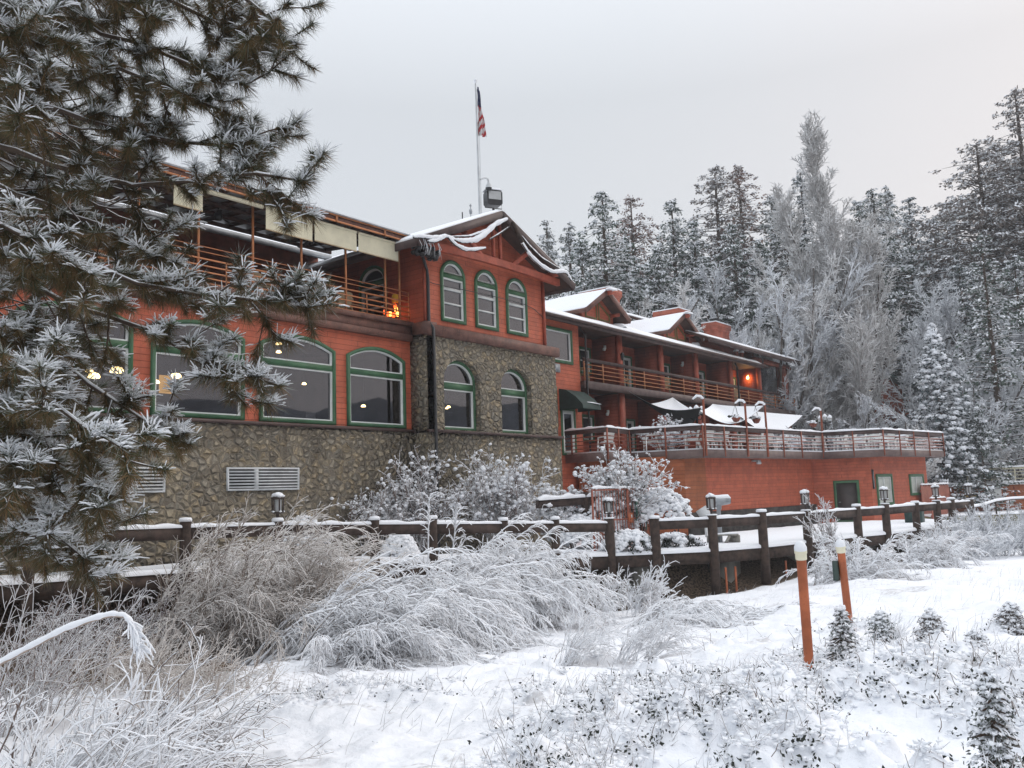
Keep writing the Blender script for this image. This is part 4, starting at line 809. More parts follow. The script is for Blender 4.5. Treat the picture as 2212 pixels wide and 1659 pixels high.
for i, ((x, y), a, lab) in enumerate(BC):
    if bc is None: bc = make_chair('balcony_chair', 'tan', lab, 'armchairs on the upper balcony', False)
    place(bc, i == 0, (x, y, 5.21), R(a), lab, 1.1)
TC = [((9.0, 22.0), 0, 'dark'), ((11.2, 21.9), 160, ''), ((12.8, 21.8), 180, 'pale chair on the terrace behind the rail, below the small blind'), ((13.6, 22.2), 30, ''), ((15.6, 21.9), 170, ''), ((16.3, 22.3), 80, ''), ((17.6, 21.8), 200, ''), ((18.5, 22.2), 20, ''), ((19.2, 21.9), 150, ''), ((20.0, 22.4), 90, '')]
tl = ['terrace chair hidden deep behind the pine boughs', 'terrace chair seen through the boughs, left of the canopy post', 'terrace chair behind the rail below the small half hidden blind', 'terrace chair turned sideways left of the long blind', 'terrace chair below the left end of the long blinds', 'terrace chair side on, below the leftmost long blind', 'terrace chair below the middle blind, back to the rail', 'terrace chair set back below the middle blind', 'terrace chair below the blind nearest the tower', 'terrace chair just left of the glowing red lanterns']
tc_ = None
for i, ((x, y), a, _) in enumerate(TC):
    if tc_ is None: tc_ = make_chair('terrace_chair', 'tan', tl[0], 'chairs on the roof terrace', False)
    place(tc_, i == 0, (x, y, 5.98), R(a), tl[i])
def make_table(name, mat, lab, group, snowy):
    t = thing(name, lab, 'table', (0, 0, 0), group); mb = MB(); mb.lathe([(0, .72), (.5, .72), (.52, .70), (.5, .68), (0, .68)], (0, 0, 0), 20); to = mb.build('tabletop', mat, t)
    for k in range(4): a = k*math.pi/2+.78; mb = MB(); mb.bar((.3*math.cos(a), .3*math.sin(a), .69), (.38*math.cos(a), .38*math.sin(a), 0), .05, .05); mb.build('leg', mat, t)
    if snowy: mb = MB(); mb.lathe([(.5, .722), (.5, .76), (.4, .80), (0, .815)], (0, 0, 0), 16); mb.build('snow_cap', 'snow', to, smooth=True)
    return t
pt = None
for i, ((x, y), lab) in enumerate((((39.8, 18.4), 'round white table beyond the first basket pole'), ((43.3, 17.9), 'round white table left of the lone chair on the deck'), ((50.2, 14.4), 'round white table in the far corner of the deck'), ((52.0, 14.0), 'round white table behind the far front rail'))):
    if pt is None: pt = make_table('deck_table', 'plastic', lab, 'white tables on the lower sun deck', True)
    place(pt, i == 0, (x, y, ZD), 0, lab)
pt = None
for i, ((x, y), lab) in enumerate((((12.1, 22.3), 'terrace table seen between boughs left of the canopy post'), ((16.0, 22.9), 'terrace table below the leftmost long blind'), ((18.9, 22.9), 'terrace table below the blind nearest the tower'))):
    if pt is None: pt = make_table('terrace_table', 'tan', lab, 'tables on the roof terrace', False)
    place(pt, i == 0, (x, y, 5.98), 0, lab)

# ------------------------------------------------------------------ sails, basket poles, lamp posts
def sail(P1, P2, P3, sag, lab, n=18):
    """three-cornered shade cloth P1-P2 near edge, P3 far corner; edges and belly hang"""
    P1, P2, P3 = (np.array(p, float) for p in (P1, P2, P3)); u, v = np.meshgrid(np.linspace(0, 1, n), np.linspace(0, 1, n), indexing='ij')
    N = P1+(P2-P1)*u[..., None]; G = N+(P3-N)*v[..., None]
    inn = .12*np.sin(np.pi*u)*(1-v); mid = (P1+P2+P3)/3; G += (mid-G)*inn[..., None]
    G[..., 2] -= sag[0]*4*u*(1-u)*(1-v)**1.5+sag[1]*4*v*(1-v)*(.4+.6*np.sin(np.pi*u))
    t = thing('shade_sail', lab, 'shade sail', tuple(P1), 'sagging shade sails over the deck'); mb = MB(); mb.grid(G); mb.build('cloth', 'sail', t, smooth=True)
    H = G.copy(); k = np.clip(np.minimum(np.minimum(u, 1-u), np.minimum(v*1.2, (1-v)))*6, 0, 1); H[..., 2] += .012+.05*k*(.7+.6*vn(G[..., 0], G[..., 1], 2., 5)); mb = MB(); mb.grid(H); mb.build('snow_load', 'snow', t, smooth=True)
    return t
sail((37.75, 22.1, 4.96), (35.95, 17.35, 3.6), (41.0, 20.6, 3.05), (.40, .2), 'shade sail nearest the tower, black belly showing under a strip of snow')
sail((39.1, 21.6, 4.35), (38.3, 18.6, 3.55), (42.5, 22.15, 4.95), (.35, .12), 'small white peaked shade sail rising to the balcony edge')
sail((35.75, 17.35, 3.45), (41.13, 16.55, 3.92), (46, 21.5, 4.75), (.75, .2), 'snow filled shade sail strung between the corner pole and the third pole')
sail((39.45, 17.0, 3.3), (53.2, 19.0, 4.25), (47, 22.0, 4.7), (.95, .1), 'lowest shade sail reaching out to the right towards the trees')
def pole(x, y, lab, basket=None, hook=1):
    t = thing('basket_pole', lab, 'pole', (x, y, ZD-.3), 'orange hook poles along the deck rail'); mb = MB(); mb.tube([(x, y, 1.45), (x, y, 3.95)], .055, 8); mb.build('pole', 'rail' if False else 'railred', t)
    d = np.array([-.75, .65, 0])*hook; h = [np.array([x, y, 3.92]), np.array([x, y, 4.02])+d*.1, np.array([x, y, 4.05])+d*.3, np.array([x, y, 3.9])+d*.5]
    mb = MB(); mb.tube(h, .03, 6); mb.build('hook', 'black', t); mb = MB(); mb.tube([q+np.array([0, 0, .05]) for q in h], [.06, .07, .07, .04], 8); mb.build('snow_cap', 'snow', t, smooth=True)
    if basket:
        c = np.array([x, y, 3.22])+d*.5; b = thing('hanging_basket', basket, 'hanging basket', tuple(c+np.array([0, 0, .68])), 'snowy hanging baskets'); mb = MB()
        for k in range(3): a = k*2.1; mb.tube([c+np.array([0, 0, .68]), c+np.array([.2*math.cos(a), .2*math.sin(a), .08])], .008, 4)
        mb.build('chain', 'black', b); mb = MB(); mb.lathe([(0, -.16), (.12, -.13), (.2, .02), (.21, .06)], c, 12); mb.build('bowl', 'brown2', b)
        C = c+np.column_stack([rng.normal(0, .12, 46), rng.normal(0, .12, 46), .08+.10*rng.random(46)]); V, F = blobs(C, .045+.04*rng.random(46), rng, .8); mb = MB(); mb.add(V[:12*18], F[:20*18], 0); mb.add(V[12*18:], F[20*18:]-12*18, 1); mb.build('plant', ['leaf', 'snow'], b)
pole(35.75, 17.15, 'orange pole with a snowy hook at the near deck corner')
pole(39.34, 16.75, 'orange pole carrying a hanging basket, second along the deck rail', 'small dark hanging basket on the second orange pole, in front of a sail')
pole(41.24, 16.55, 'orange pole carrying the fullest basket, third along the deck rail', 'round snow filled hanging basket on the third orange pole')
pole(47.3, 15.9, 'orange pole at the deck notch beside the far lamp post', 'flat snow topped basket on the pole at the deck notch')
def lamp_post(x, y, z0, lab):
    t = thing('lamp_post', lab, 'lamp post', (x, y, z0), 'black lamp posts with globe lanterns'); mb = MB(); mb.lathe([(.14, z0), (.13, z0+.2), (.05, z0+.35), (.045, z0+1.55), (.07, z0+1.6), (.03, z0+1.68)], (x, y, 0), 10)
    A = [(0, 0, .1)]+[(.3*math.cos(a), .3*math.sin(a), -.12+.0*a) for a in (0.3, 2.4, 4.5)]; A[0] = (0, 0, .28)
    for dx, dy, dz in A[1:]: mb.tube([(x, y, z0+1.5), (x+dx*.6, y+dy*.6, z0+1.42), (x+dx, y+dy, z0+1.55)], .02, 6)
    mb.build('post', 'black', t)
    for dx, dy, dz in A:
        c = (x+dx, y+dy, z0+1.58+dz*.6+(.16 if dx else 0)); mb = MB(); mb.lathe([(.05, 0), (.10, .04), (.125, .14), (.11, .24)], c, 10); g = mb.build('globe', 'frost', t, smooth=True)
        mb = MB(); mb.lathe([(.13, .23), (.14, .25), (.1, .33), (.03, .4), (0, .41)], c, 10); mb.build('snow_cap', 'snow', g, smooth=True); mb = MB(); mb.lathe([(.03, -.06), (.09, -.02), (.10, .05), (.03, .03)], c, 8); mb.build('holder', 'black', g)
lamp_post(37.9, 18.55, 1.8, 'black lamp post with clustered snowy globes in front of the black sail'); lamp_post(50.3, 16.7, 1.85, 'black lamp post with snowy globes beyond the deck notch')

# ------------------------------------------------------------------ things on the boardwalk and shore
def post_lantern(i, lab):
    x, y = FP[i]; z = FPZ[i]+1.17; t = thing('post_lantern', lab, 'lantern', (x, y, z-.03), 'caged lanterns on the fence posts'); c = (x, y, z)
    mb = MB(); mb.lathe([(.06, -.05), (.05, .0), (.05, .12), (.17, .14), (.18, .18), (0, .19)], c, 8); mb.lathe([(0, .55), (.19, .55), (.21, .58), (.15, .63), (.04, .68), (0, .7)], c, 8)
    for k in range(6): a = k*math.pi/3+.2; mb.bar((x+.155*math.cos(a), y+.155*math.sin(a), z+.18), (x+.165*math.cos(a), y+.165*math.sin(a), z+.56), .03, .03)
    mb.build('cage', 'bronze', t); mb = MB(); mb.lathe([(.105, .19), (.115, .54)], c, 10); mb.build('globe', 'frost', t, smooth=True)
    mb = MB(); C = np.array([(x+.11*math.cos(a), y+.11*math.sin(a), z+.65+.02*math.sin(a*5+i)) for a in np.arange(7)*.9]+[(x, y, z+.70)]); V, F = blobs(C, np.full(8, .10), rng, .75); mb.add(V, F)
    C = np.array([(x+.17*math.cos(a), y+.17*math.sin(a), z+.19) for a in np.arange(5)*1.25+i]); V, F = blobs(C, np.full(5, .045), rng); mb.add(V, F); mb.build('snow_cap', 'snow', t, smooth=True); t.scale = (.86, .86, .86)
for i, lab in ((7, 'caged lantern on the tall post in front of the red gate'), (9, 'caged lantern overlapping the coin telescope'), (11, 'caged lantern with a snowy bush branch beside it'), (13, 'caged lantern in front of the big storage window'), (15, 'caged lantern just right of the storage building, by the red fence'), (17, 'caged lantern on the last fence post'), (2, 'caged lantern half hidden in the dark bush by the louvred vent')): post_lantern(i, lab)
# gate across the boardwalk
gA, gB = onZ(1285, 1196, -1.93), onZ(1406, 1180, -1.93); T = frame(gA, gB); gw = float(np.linalg.norm((gB-gA)[:2])); gate = thing('barred_gate', 'red barred metal gate across the snowy boardwalk', 'gate', tuple(gA))
gh = 2.05; mb = MB(T); mid = gw*.6
for x in (0, mid, mid+.06, gw): mb.bar((x, 0, 0 if x else -.1), (x, 0, gh), .05, .05)
for a, b in ((0, mid), (mid+.06, gw)):
    for z in (.12, 1.02, gh-.03): mb.bar((a, 0, z), (b, 0, z), .04, .05)
mb.build('frame', 'gate', gate); mb = MB(T)
for k in range(1, 20):
    x = gw*k/20; mb.bar((x, 0, .12), (x, 0, gh), .022, .022)
mb.build('bars', 'gate', gate); mb = MB(T); wob_strip((0, 0, gh+.02), (mid, 0, gh+.02), .07, .09, 3, .06, mb); wob_strip((mid, 0, gh+.02), (gw, 0, gh+.02), .06, .05, 4, .06, mb); mb.build('snow_cap', 'snow', gate, smooth=True)
mb = MB(T); mb.box(mid-.02, mid+.24, -.06, .03, .88, 1.22); lb = mb.build('lock_box', 'pipe', gate); mb = MB(T); mb.box(mid+.1, mid+.16, -.075, -.06, 1.05, 1.15); mb.build('keypad', 'white', lb)
sx0 = gw*.725; sgn = thing('gate_sign', 'small green sign hanging on the red barred gate', 'sign', tuple(T[:3, :3]@np.array([sx0, -.05, 1.1])+T[:3, 3]))
mb = MB(T); mb.box(sx0, sx0+gw*.19, -.07, -.045, 1.1, 1.72); mb.build('board', 'signg', sgn); mb = MB(T); mb.bar((sx0+.02, -.06, .6), (sx0+.02, -.06, 1.1), .025, .025); mb.bar((sx0+gw*.19-.02, -.06, .6), (sx0+gw*.19-.02, -.06, 1.1), .025, .025); mb.build('legs', 'signg', sgn)
mb = MB(T); wob_strip((sx0, -.057, 1.72), (sx0+gw*.19, -.057, 1.72), .05, .05, 5, .05, mb); mb.build('snow_cap', 'snow', sgn, smooth=True)
def text(parent, T, s, x, z, size, y, mat):
    c = bpy.data.curves.new('lettering', 'FONT'); c.body = s; c.size = size; c.align_x = 'CENTER'; c.extrude = .003
    o = bpy.data.objects.new('lettering', c); COL.objects.link(o); me = bpy.data.meshes.new_from_object(o.evaluated_get(bpy.context.evaluated_depsgraph_get())); bpy.data.objects.remove(o)
    V = np.array([v.co for v in me.vertices]); V = np.column_stack([V[:, 0]+x, -V[:, 2]+y, V[:, 1]+z])@T[:3, :3].T+T[:3, 3]-wo(parent)
    me.vertices.foreach_set('co', V.astype(np.float32).ravel()); me.materials.append(M[mat]); o = bpy.data.objects.new('lettering', me); COL.objects.link(o); o.parent = parent
text(sgn, T, 'PRIVATE', sx0+gw*.095, 1.53, gw*.042, -.073, 'letter'); text(sgn, T, 'DOCK', sx0+gw*.095, 1.37, gw*.042, -.073, 'letter')
# coin telescope on its stepped base
b = onZ(1562, 1176, -1.93); x, y, z = b; t = thing('coin_telescope', 'grey coin telescope with snow on its barrel, on a pole behind the fence', 'telescope', tuple(b)); rd = np.array([CR[0], CR[1], 0]); rd /= np.linalg.norm(rd); bd = np.array([-rd[1], rd[0], 0]); o_ = np.array([x, y, z])
mb = MB(); mb.tube([o_-rd*.08, o_-rd*.08+np.array([0, 0, 1.3])], .075, 10); mb.build('pole', 'metal', t); hc = o_-rd*.02+np.array([0, 0, 1.5])
mb = MB(); mb.tube([hc-rd*.3, hc-rd*.28, hc+rd*.1, hc+rd*.34, hc+rd*.36], [.10, .17, .16, .12, .11], 14); mb.tube([hc-rd*.05-np.array([0, 0, .3]), hc-rd*.05], [.09, .13], 12); mb.build('barrel', 'metal', t, smooth=True); mb = MB(); mb.tube([hc+rd*.365, hc+rd*.38], .07, 12); mb.build('lens', 'black', t)
mb = MB(); wob_strip(hc-rd*.32+np.array([0, 0, .1]), hc+rd*.36+np.array([0, 0, .08]), .25, .12, 8, .05, mb); mb.build('snow_cap', 'snow', t, smooth=True)
mb = MB(); mb.bar(o_-rd*.45+np.array([0, 0, .33]), o_+rd*.5+np.array([0, 0, .33]), .5, .05); mb.bar(o_+rd*.4-bd*0, o_+rd*.4+np.array([0, 0, .31]), .4, .1); mb.bar(o_-rd*.35, o_-rd*.35+np.array([0, 0, .31]), .4, .1); mb.bar(o_-bd*.27, o_+rd*.18-bd*.27+np.array([0, 0, .3]), .08, .08); mb.build('step', 'concrete', t)
mb = MB(); wob_strip(o_-rd*.45+np.array([0, 0, .356]), o_+rd*.5+np.array([0, 0, .356]), .5, .05, 9, .08, mb); mb.build('step_snow', 'snow', t, smooth=True)
# bins, slanted panel, back rail
p = onZ(1977, 1131, -1.93); t = thing('litter_bin', 'dark green square litter bin behind the fence by the storage building', 'bin', tuple(p)); mb = MB(); x, y, z = p; mb.box(x-.35, x+.35, y-.35, y+.35, z, z+.85); mb.box(x-.38, x+.38, y-.38, y+.38, z+.85, z+.93); mb.build('body', paint('bin_green', (.02, .055, .05), .5, .2), t); mb = MB(); wob_strip((x-.38, y, z+.93), (x+.38, y, z+.93), .7, .06, 3, .1, mb); mb.build('snow_cap', 'snow', t, smooth=True)
p = onY(1476, 1103, 17.5); t = thing('black_bucket', 'black bucket capped with snow at the corner of the storage wall', 'bucket', tuple(p)); mb = MB(); mb.lathe([(.0, 0), (.24, 0), (.27, .36), (0, .36)], p, 14); mb.build('body', 'black', t); mb = MB(); mb.lathe([(.29, .35), (.31, .43), (.2, .5), (0, .51)], p, 12); mb.build('snow_cap', 'snow', t, smooth=True)
p = onY(1524, 1122, 15.6); t = thing('slanted_panel', 'grey slanted information panel behind the fence rail', 'panel', tuple(p)); mb = MB(); mb.bar(p+rd*.15-np.array([0, 0, .05]), p-rd*.12+np.array([0, 0, .42])+bd*.2, .45, .05, up=tuple(bd)); mb.bar(p+np.array([0, 0, -.9]), p+np.array([0, 0, .1]), .08, .08); mb.build('board', 'galv', t)
t = thing('planter_rail', 'low timber rail with thick snow between the gate and the storage wall', 'rail', tuple(at(1165, 1092, 29))); A, B = at(1160, 1090, 29), at(1450, 1068, 33); mb = MB(); mb.bar(A, B, .12, .26); mb.build('rail', 'timber2', t); mb = MB(); wob_strip(A+np.array([0, 0, .13]), B+np.array([0, 0, .13]), .22, .15, 3, .1, mb); mb.build('snow_strip', 'snow', t, smooth=True)
for f in (.33, .75): q = A+(B-A)*f; mb = MB(); mb.bar(q-np.array([0, 0, 1.6]), q+np.array([0, 0, .3]), .2, .2); mb.build('post', 'timber', t)
# the two orange pipes standing in the snow
for i, (xb, yb_, xt, yt, D, r) in enumerate(((1749.5, 1458, 1729, 1184, 10, .054), (1840, 1395, 1815, 1176, 12.2, .052))):
    Bp = at(xb, yb_, D); g0 = float(gz(Bp[0], Bp[1])); s_ = g0/Bp[2]; Bp = Bp*s_ if .7 < s_ < 1.4 else Bp; D2 = D*s_ if .7 < s_ < 1.4 else D; Tp = at(xt, yt, D2*.995)
    t = thing('standing_pipe', ('tall orange pipe with a cream cap, the left one, fully seen to its foot', 'orange pipe with a cream cap, foot hidden by a small snowy conifer')[i], 'pipe', tuple(Bp), 'orange pipes standing in the snow'); up = (Tp-Bp)/np.linalg.norm(Tp-Bp); r *= D2/D
    mb = MB(); mb.tube([Bp-up*.3, Tp-up*.09], r, 14); mb.build('pipe', 'pipe', t, smooth=True); mb = MB(); mb.tube([Tp-up*.10, Tp-up*.05, Tp-up*.045, Tp-up*.02], [r*1.18, r*1.18, r*1.3, r*1.3], 14); mb.build('cap', 'cream', t); mb = MB(); mb.tube([Tp-up*.02, Tp+up*.01, Tp+up*.05, Tp+up*.065], [r*1.3, r*1.3, r*.9, r*.2], 14); mb.build('snow_cap', 'snow', t, smooth=True)
    if i: 
        mb = MB(); q = Tp-up*.35-rd*.09; mb.box(q[0]-.035, q[0]+.035, q[1]-.03, q[1]+.03, q[2]-.1, q[2]+.14); mb.build('junction_box', paint('box_green', (.045, .07, .06), .5, .2), t)

# ------------------------------------------------------------------ right edge: boathouse, red fence, retaining wall, cabin
bh = thing('boathouse', 'orange boathouse with a railed snowy roof deck at the right edge', 'building', (64.8, 12.2, -2)); A, B = np.array([63.6, 13.6, 0]), np.array([71.5, 4.2, 0]); T = frame(A, B); Lb = float(np.linalg.norm(B-A))
wall(bh, T, rect(-2.2, Lb, -2.3, -.42), [], 'orange'); mb = MB(T); mb.box(-4.2, Lb, -.35, 5, -.42, -.26); mb.build('deck_edge', 'galv', bh)
mb = MB(T); wob_strip((-4.2, -.2, -.26), (Lb, -.2, -.26), .5, .1, 3, .2, mb); mb.build('deck_snow', 'snow', bh, smooth=True)
mb = MB(T)
for z in (-.02, .2, .42): mb.bar((1.4, -.25, z), (Lb, -.25, z), .05, .045)
mb.bar((1.4, -.25, .66), (Lb, -.25, .66), .06, .14)
for x in np.arange(1.4, Lb, 1.6): mb.bar((x, -.25, -.3), (x, -.25, .7), .07, .07)
mb.build('railing', 'canvas', bh); mb = MB(T); wob_strip((1.3, -.25, .73), (Lb, -.25, .73), .2, .12, 3, .2, mb); mb.build('rail_snow', 'snow', bh, smooth=True)
for x, z0, z1, w, m_, nm in ((3.3, -1.45, -.45, .8, 'white', 'notice_board'), (1.6, -1.0, -.48, .7, 'white', 'notice_board'), (1.65, -1.5, -1.02, .75, 'yellow', 'warning_board'), (7.3, -1.3, -.5, .7, 'white', 'notice_board')): mb = MB(T); mb.box(x-w/2, x+w/2, -.06, -.01, z0, z1); mb.build(nm, m_, bh)
for x in (4.6, 6.4, 8.6): mb = MB(T); mb.box(x-.03, x+.03, -.03, -.005, -2.2, -.5); mb.build('door_seam', 'gate', bh)
mb = MB(T); mb.box(-2.2, -.05, -.3, -.05, -2.2, -.5); mb.build('dark_bay', 'brown2', bh)
def board_fence(name, a, b, h, lab, mat):
    t = thing(name, lab, 'fence', tuple(a)); a = np.array(a); b = np.array(b); T = frame(a, b); Lf = float(np.linalg.norm((b-a)[:2])); mb = MB(T); k = int(Lf/.16)
    for i in range(k): x = Lf*(i+.5)/k; mb.box(x-.068, x+.068, -.02, .02, 0, h*(1-.02*(i % 3)))
    mb.box(0, Lf, .02, .06, h*.25, h*.33); mb.box(0, Lf, .02, .06, h*.8, h*.88); mb.build('boards', mat, t); mb = MB(T); wob_strip((0, 0, h), (Lf, 0, h), .12, .1, 3, .1, mb); mb.build('snow_cap', 'snow', t, smooth=True)
board_fence('board_fence', at(1996, 1130, 50), at(2056, 1125, 54), 2.15, 'red board fence with snow along its top beside the storage building', 'gate')
board_fence('board_fence', at(2015, 1131, 46), at(2046, 1128, 47.5), 1.3, 'low red slatted gate panel seen under the fence rail', 'gate')
t = thing('retaining_wall', 'mossy yellow concrete retaining wall topped with snow at the right edge', 'wall', (52.5, 10, -4)); A, B = np.array([51.0, 11.9, 0]), np.array([59.5, .9, 0]); T = frame(A, B); mb = MB(T); mb.box(0, 14, 0, .4, -4.8, -1.9); mb.build('concrete', 'moss', t); mb = MB(T); wob_strip((0, .6, -1.9), (14, .6, -1.9), 1.6, .12, 5, .2, mb); mb.build('snow_cap', 'snow', t, smooth=True)
t = thing('handrail', 'snowy handrail curving away to the right of the last fence post', 'rail', (FP[17][0], FP[17][1], -1)); P = [at(2096, 1096, 42), at(2120, 1093, 44), at(2150, 1083, 46), at(2185, 1078, 48), at(2230, 1076, 50), at(2290, 1074, 52)]; mb = MB(); mb.tube(P, .05, 6); mb.build('rail', 'timber', t); mb = MB(); mb.tube([q+np.array([0, 0, .06]) for q in P], .075, 8); mb.build('snow_strip', 'snow', t, smooth=True)
for k in (2, 4): mb = MB(); mb.tube([P[k], P[k]-np.array([0, 0, 1.2])], .04, 6); mb.build('post', 'timber', t)
cb = thing('hill_cabin', 'small dark red cabin with a balcony half hidden among the trees', 'building', tuple(at(1915, 900, 78))); A, B = at(1868, 850, 70), at(1952, 858, 70); T = frame((A[0], A[1], 0), (B[0], B[1], 0)); Lc = float(np.linalg.norm((B-A)[:2])); mb = MB(T)
zc = A[2]; mb.box(0, Lc, 0, 5, zc-2.4, zc+.4); mb.poly([[(0, zc+.4), (Lc, zc+.4), (Lc*.15, zc+2.), (0, zc+2.)]], 0.); mb.build('walls', 'brown2', cb); mb = MB(T); mb.box(Lc*.1, Lc*.9, 1, 4, -1.8, zc-2.4); mb.build('foundation', 'timber', cb); mb = MB(T); mb = MB(T); mb.add([(Lc*.1, -.9, zc+2.1), (Lc+.6, -.9, zc+.5), (Lc+.6, 5, zc+.5), (Lc*.1, 5, zc+2.1), (Lc*.1, -.9, zc+1.95), (Lc+.6, -.9, zc+.35), (Lc+.6, 5, zc+.35), (Lc*.1, 5, zc+1.95)], [(0, 1, 2, 3), (4, 7, 6, 5), (0, 4, 5, 1), (1, 5, 6, 2)]); cr_ = mb.build('roof', paint('cabin_roof', (.05, .08, .075), .7, .2), cb)
mb = MB(T); mb.add([(Lc*.1, -.8, zc+2.13), (Lc+.55, -.8, zc+.53), (Lc+.55, 5, zc+.53), (Lc*.1, 5, zc+2.13)], [(0, 1, 2, 3)]); mb.build('roof_snow', 'snow', cr_); mb = MB(T); mb.box(.1, Lc, -1.0, 0, zc-1.9, zc-1.75); mb.build('balcony', 'brown2', cb); mb = MB(T)
for z in (-1.4, -1.1, -.8): mb.bar((.1, -1, zc+z), (Lc, -1, zc+z), .06, .06)
mb.build('balcony_rail', 'railred', cb); mb = MB(T); mb.box(Lc*.28, Lc*.4, -.05, -.01, zc-1.7, zc+.4); mb.build('door', 'frost', cb); mb = MB(T); mb.box(Lc*.3, Lc*.55, -.05, -.01, zc-4.3, zc-2.6); mb.build('window', 'frost', cb)
p = at(1881, 847, 68.6); t = thing('cabin_lamp', 'small yellow lamp lit on the cabin among the trees', 'lamp', tuple(p)); mb = MB(); mb.lathe([(0, -.15), (.13, -.1), (.15, .05), (0, .18)], p, 8); mb.build('bulb', 'lamp', t); mb = MB(); mb.bar(p, p+FW*1.0, .05, .05); mb.build('bracket', 'black', t)

# ------------------------------------------------------------------ cold misty air
hz = NT('haze_air'); pv = hz.n('ShaderNodeVolumePrincipled'); pv.inputs['Color'].default_value = (.92, .94, .97, 1); pv.inputs['Density'].default_value = .0006; pv.inputs['Anisotropy'].default_value = .2; hz.l(pv.outputs[0], hz.o.inputs['Volume']); M['haze'] = hz.m
mb = MB(); mb.box(-600, 620, -600, 620, -8, 41); tag(mb.build('haze', 'haze'), 'thin cold haze in the air', 'haze', kind='stuff')
# ------------------------------------------------------------------ vegetation builders
def sprays(C, A, s, r, jit, flat=.2):
    """slim needle sprays lying along directions A"""
    N = len(C); u = unit(unit(A)+r.normal(0, jit, (N, 3))); n = unit(np.cross(u, r.normal(size=(N, 3)))+np.array([0, 0, flat])); v = unit(np.cross(n, u)); a = s*r.uniform(.6, 1.25, (N, 1)); b = s*r.uniform(.22, .42, (N, 1))
    V = np.stack([C-u*a*.6, C-v*b, C+u*a, C+v*b], 1).reshape(-1, 3); return V, np.arange(4*N).reshape(-1, 4)
def unit(v): return v/(np.linalg.norm(v, axis=-1, keepdims=True)+1e-9)
def grow(P0, D0, Lg, g, K, r, jit=0.):
    """curves from P0 (N,3) along D0, length Lg (N), gravity bend g (N) per metre"""
    N = len(P0); P = np.zeros((N, K, 3)); P[:, 0] = P0; d = unit(D0.copy()); st = (np.broadcast_to(Lg, (N,))/(K-1))[:, None]; gg = np.broadcast_to(g, (N,))[:, None]
    for k in range(1, K):
        P[:, k] = P[:, k-1]+d*st; d = d-np.array([0, 0, 1.])*gg*st
        if jit: d = d+r.normal(0, jit, (N, 3))
        d = unit(d)
    return P
def sprout(P, n, t0, t1, Lr, ang, g, K, r, up=0., jit=.05, taper=0.):
    N, K0 = P.shape[:2]; t = r.uniform(t0, t1, (N, n)); f = t*(K0-1); i = np.minimum(f.astype(int), K0-2); w = (f-i)[..., None]; a = np.arange(N)[:, None]
    pos = P[a, i]*(1-w)+P[a, i+1]*w; tan = unit(P[a, i+1]-P[a, i]); q = unit(np.cross(tan, unit(r.normal(size=tan.shape)))); an = np.radians(r.uniform(*ang, (N, n)))[..., None]
    d = tan*np.cos(an)+q*np.sin(an)+np.array([0, 0, up]); Lg = r.uniform(*Lr, (N, n))*(1-taper*t)
    return grow(pos.reshape(-1, 3), d.reshape(-1, 3), Lg.ravel(), g, K, r, jit)
def rad(P, a, b): K = P.shape[1]; return np.tile(np.linspace(a, b, K), (len(P), 1))
def leafquads(C, s, r, flat=0.):
    N = len(C); n = unit(r.normal(size=(N, 3))); 
    if flat: n = unit(n*(1-flat)+np.array([0, 0, flat])); n[:, 2] = np.abs(n[:, 2])
    u = unit(np.cross(n, r.normal(size=(N, 3)))); v = np.cross(n, u); s = np.broadcast_to(s, (N,))[:, None]; a = s*r.uniform(.7, 1.2, (N, 1)); b = s*r.uniform(.4, .75, (N, 1))
    V = np.stack([C-u*a, C-v*b, C+u*a, C+v*b], 1).reshape(-1, 3); return V, np.arange(4*N).reshape(-1, 4)
def rdir(az, el):
    """direction from an azimuth measured from the picture's right (towards away) and an elevation"""
    az = np.asarray(az); el = np.asarray(el); bd_ = np.array([-rd[1], rd[0], 0]); return rd*np.cos(az)[..., None]*np.cos(el)[..., None]+bd_*np.sin(az)[..., None]*np.cos(el)[..., None]+np.array([0, 0, 1.])*np.sin(el)[..., None]
def gp(x, y, D):
    """ground point below/above the seen point"""
    p = at(x, y, D); p[2] = float(gz(p[0], p[1])); return p
def weeping(lab, base, spread, n, az, el, Lr, g, seed, mat='twigw', ntw=26, tl=(.22, .55), rs=(.014, .008), rt=.010, sub=2, tg=3.5, group=None, name='weeping_shrub', t0=.22, ta=(10, 40)):
    r = np.random.default_rng(seed); base = np.atleast_2d(base); B = base[r.integers(0, len(base), n)]+np.column_stack([r.normal(0, spread, n), r.normal(0, spread, n), np.zeros(n)]); B[:, 2] = gz(B[:, 0], B[:, 1])-.05
    d = rdir(r.normal(az[0], az[1], n), np.radians(r.uniform(*el, n))); Lg = r.uniform(*Lr, n); P = grow(B, d, Lg, r.uniform(*g, n), 12, r, .05)
    fl = gz(P[..., 0], P[..., 1])+.02; P[..., 2] = np.maximum(P[..., 2], fl)
    t = thing(name, lab, 'shrub', tuple(B.mean(0)), group); mb = MB(); V, F = tubes(P, rad(P, *rs), 3); mb.add(V, F); mb.build('stems', mat, t)
    Q = sprout(P, ntw, t0, 1., tl, ta, tg, 5, r, jit=.08); Q[..., 2] = np.maximum(Q[..., 2], gz(Q[..., 0], Q[..., 1])+.01); mb = MB(); V, F = tubes(Q, rad(Q, rt, rt*.65), 3); mb.add(V, F)
    if sub: Z = sprout(Q, sub, .2, .95, (tl[0]*.25, tl[1]*.4), (25, 70), tg*1.2, 3, r, jit=.08); V, F = tubes(Z, rad(Z, rt*.75, rt*.5), 3); mb.add(V, F)
    mb.build('twigs', mat, t); return t
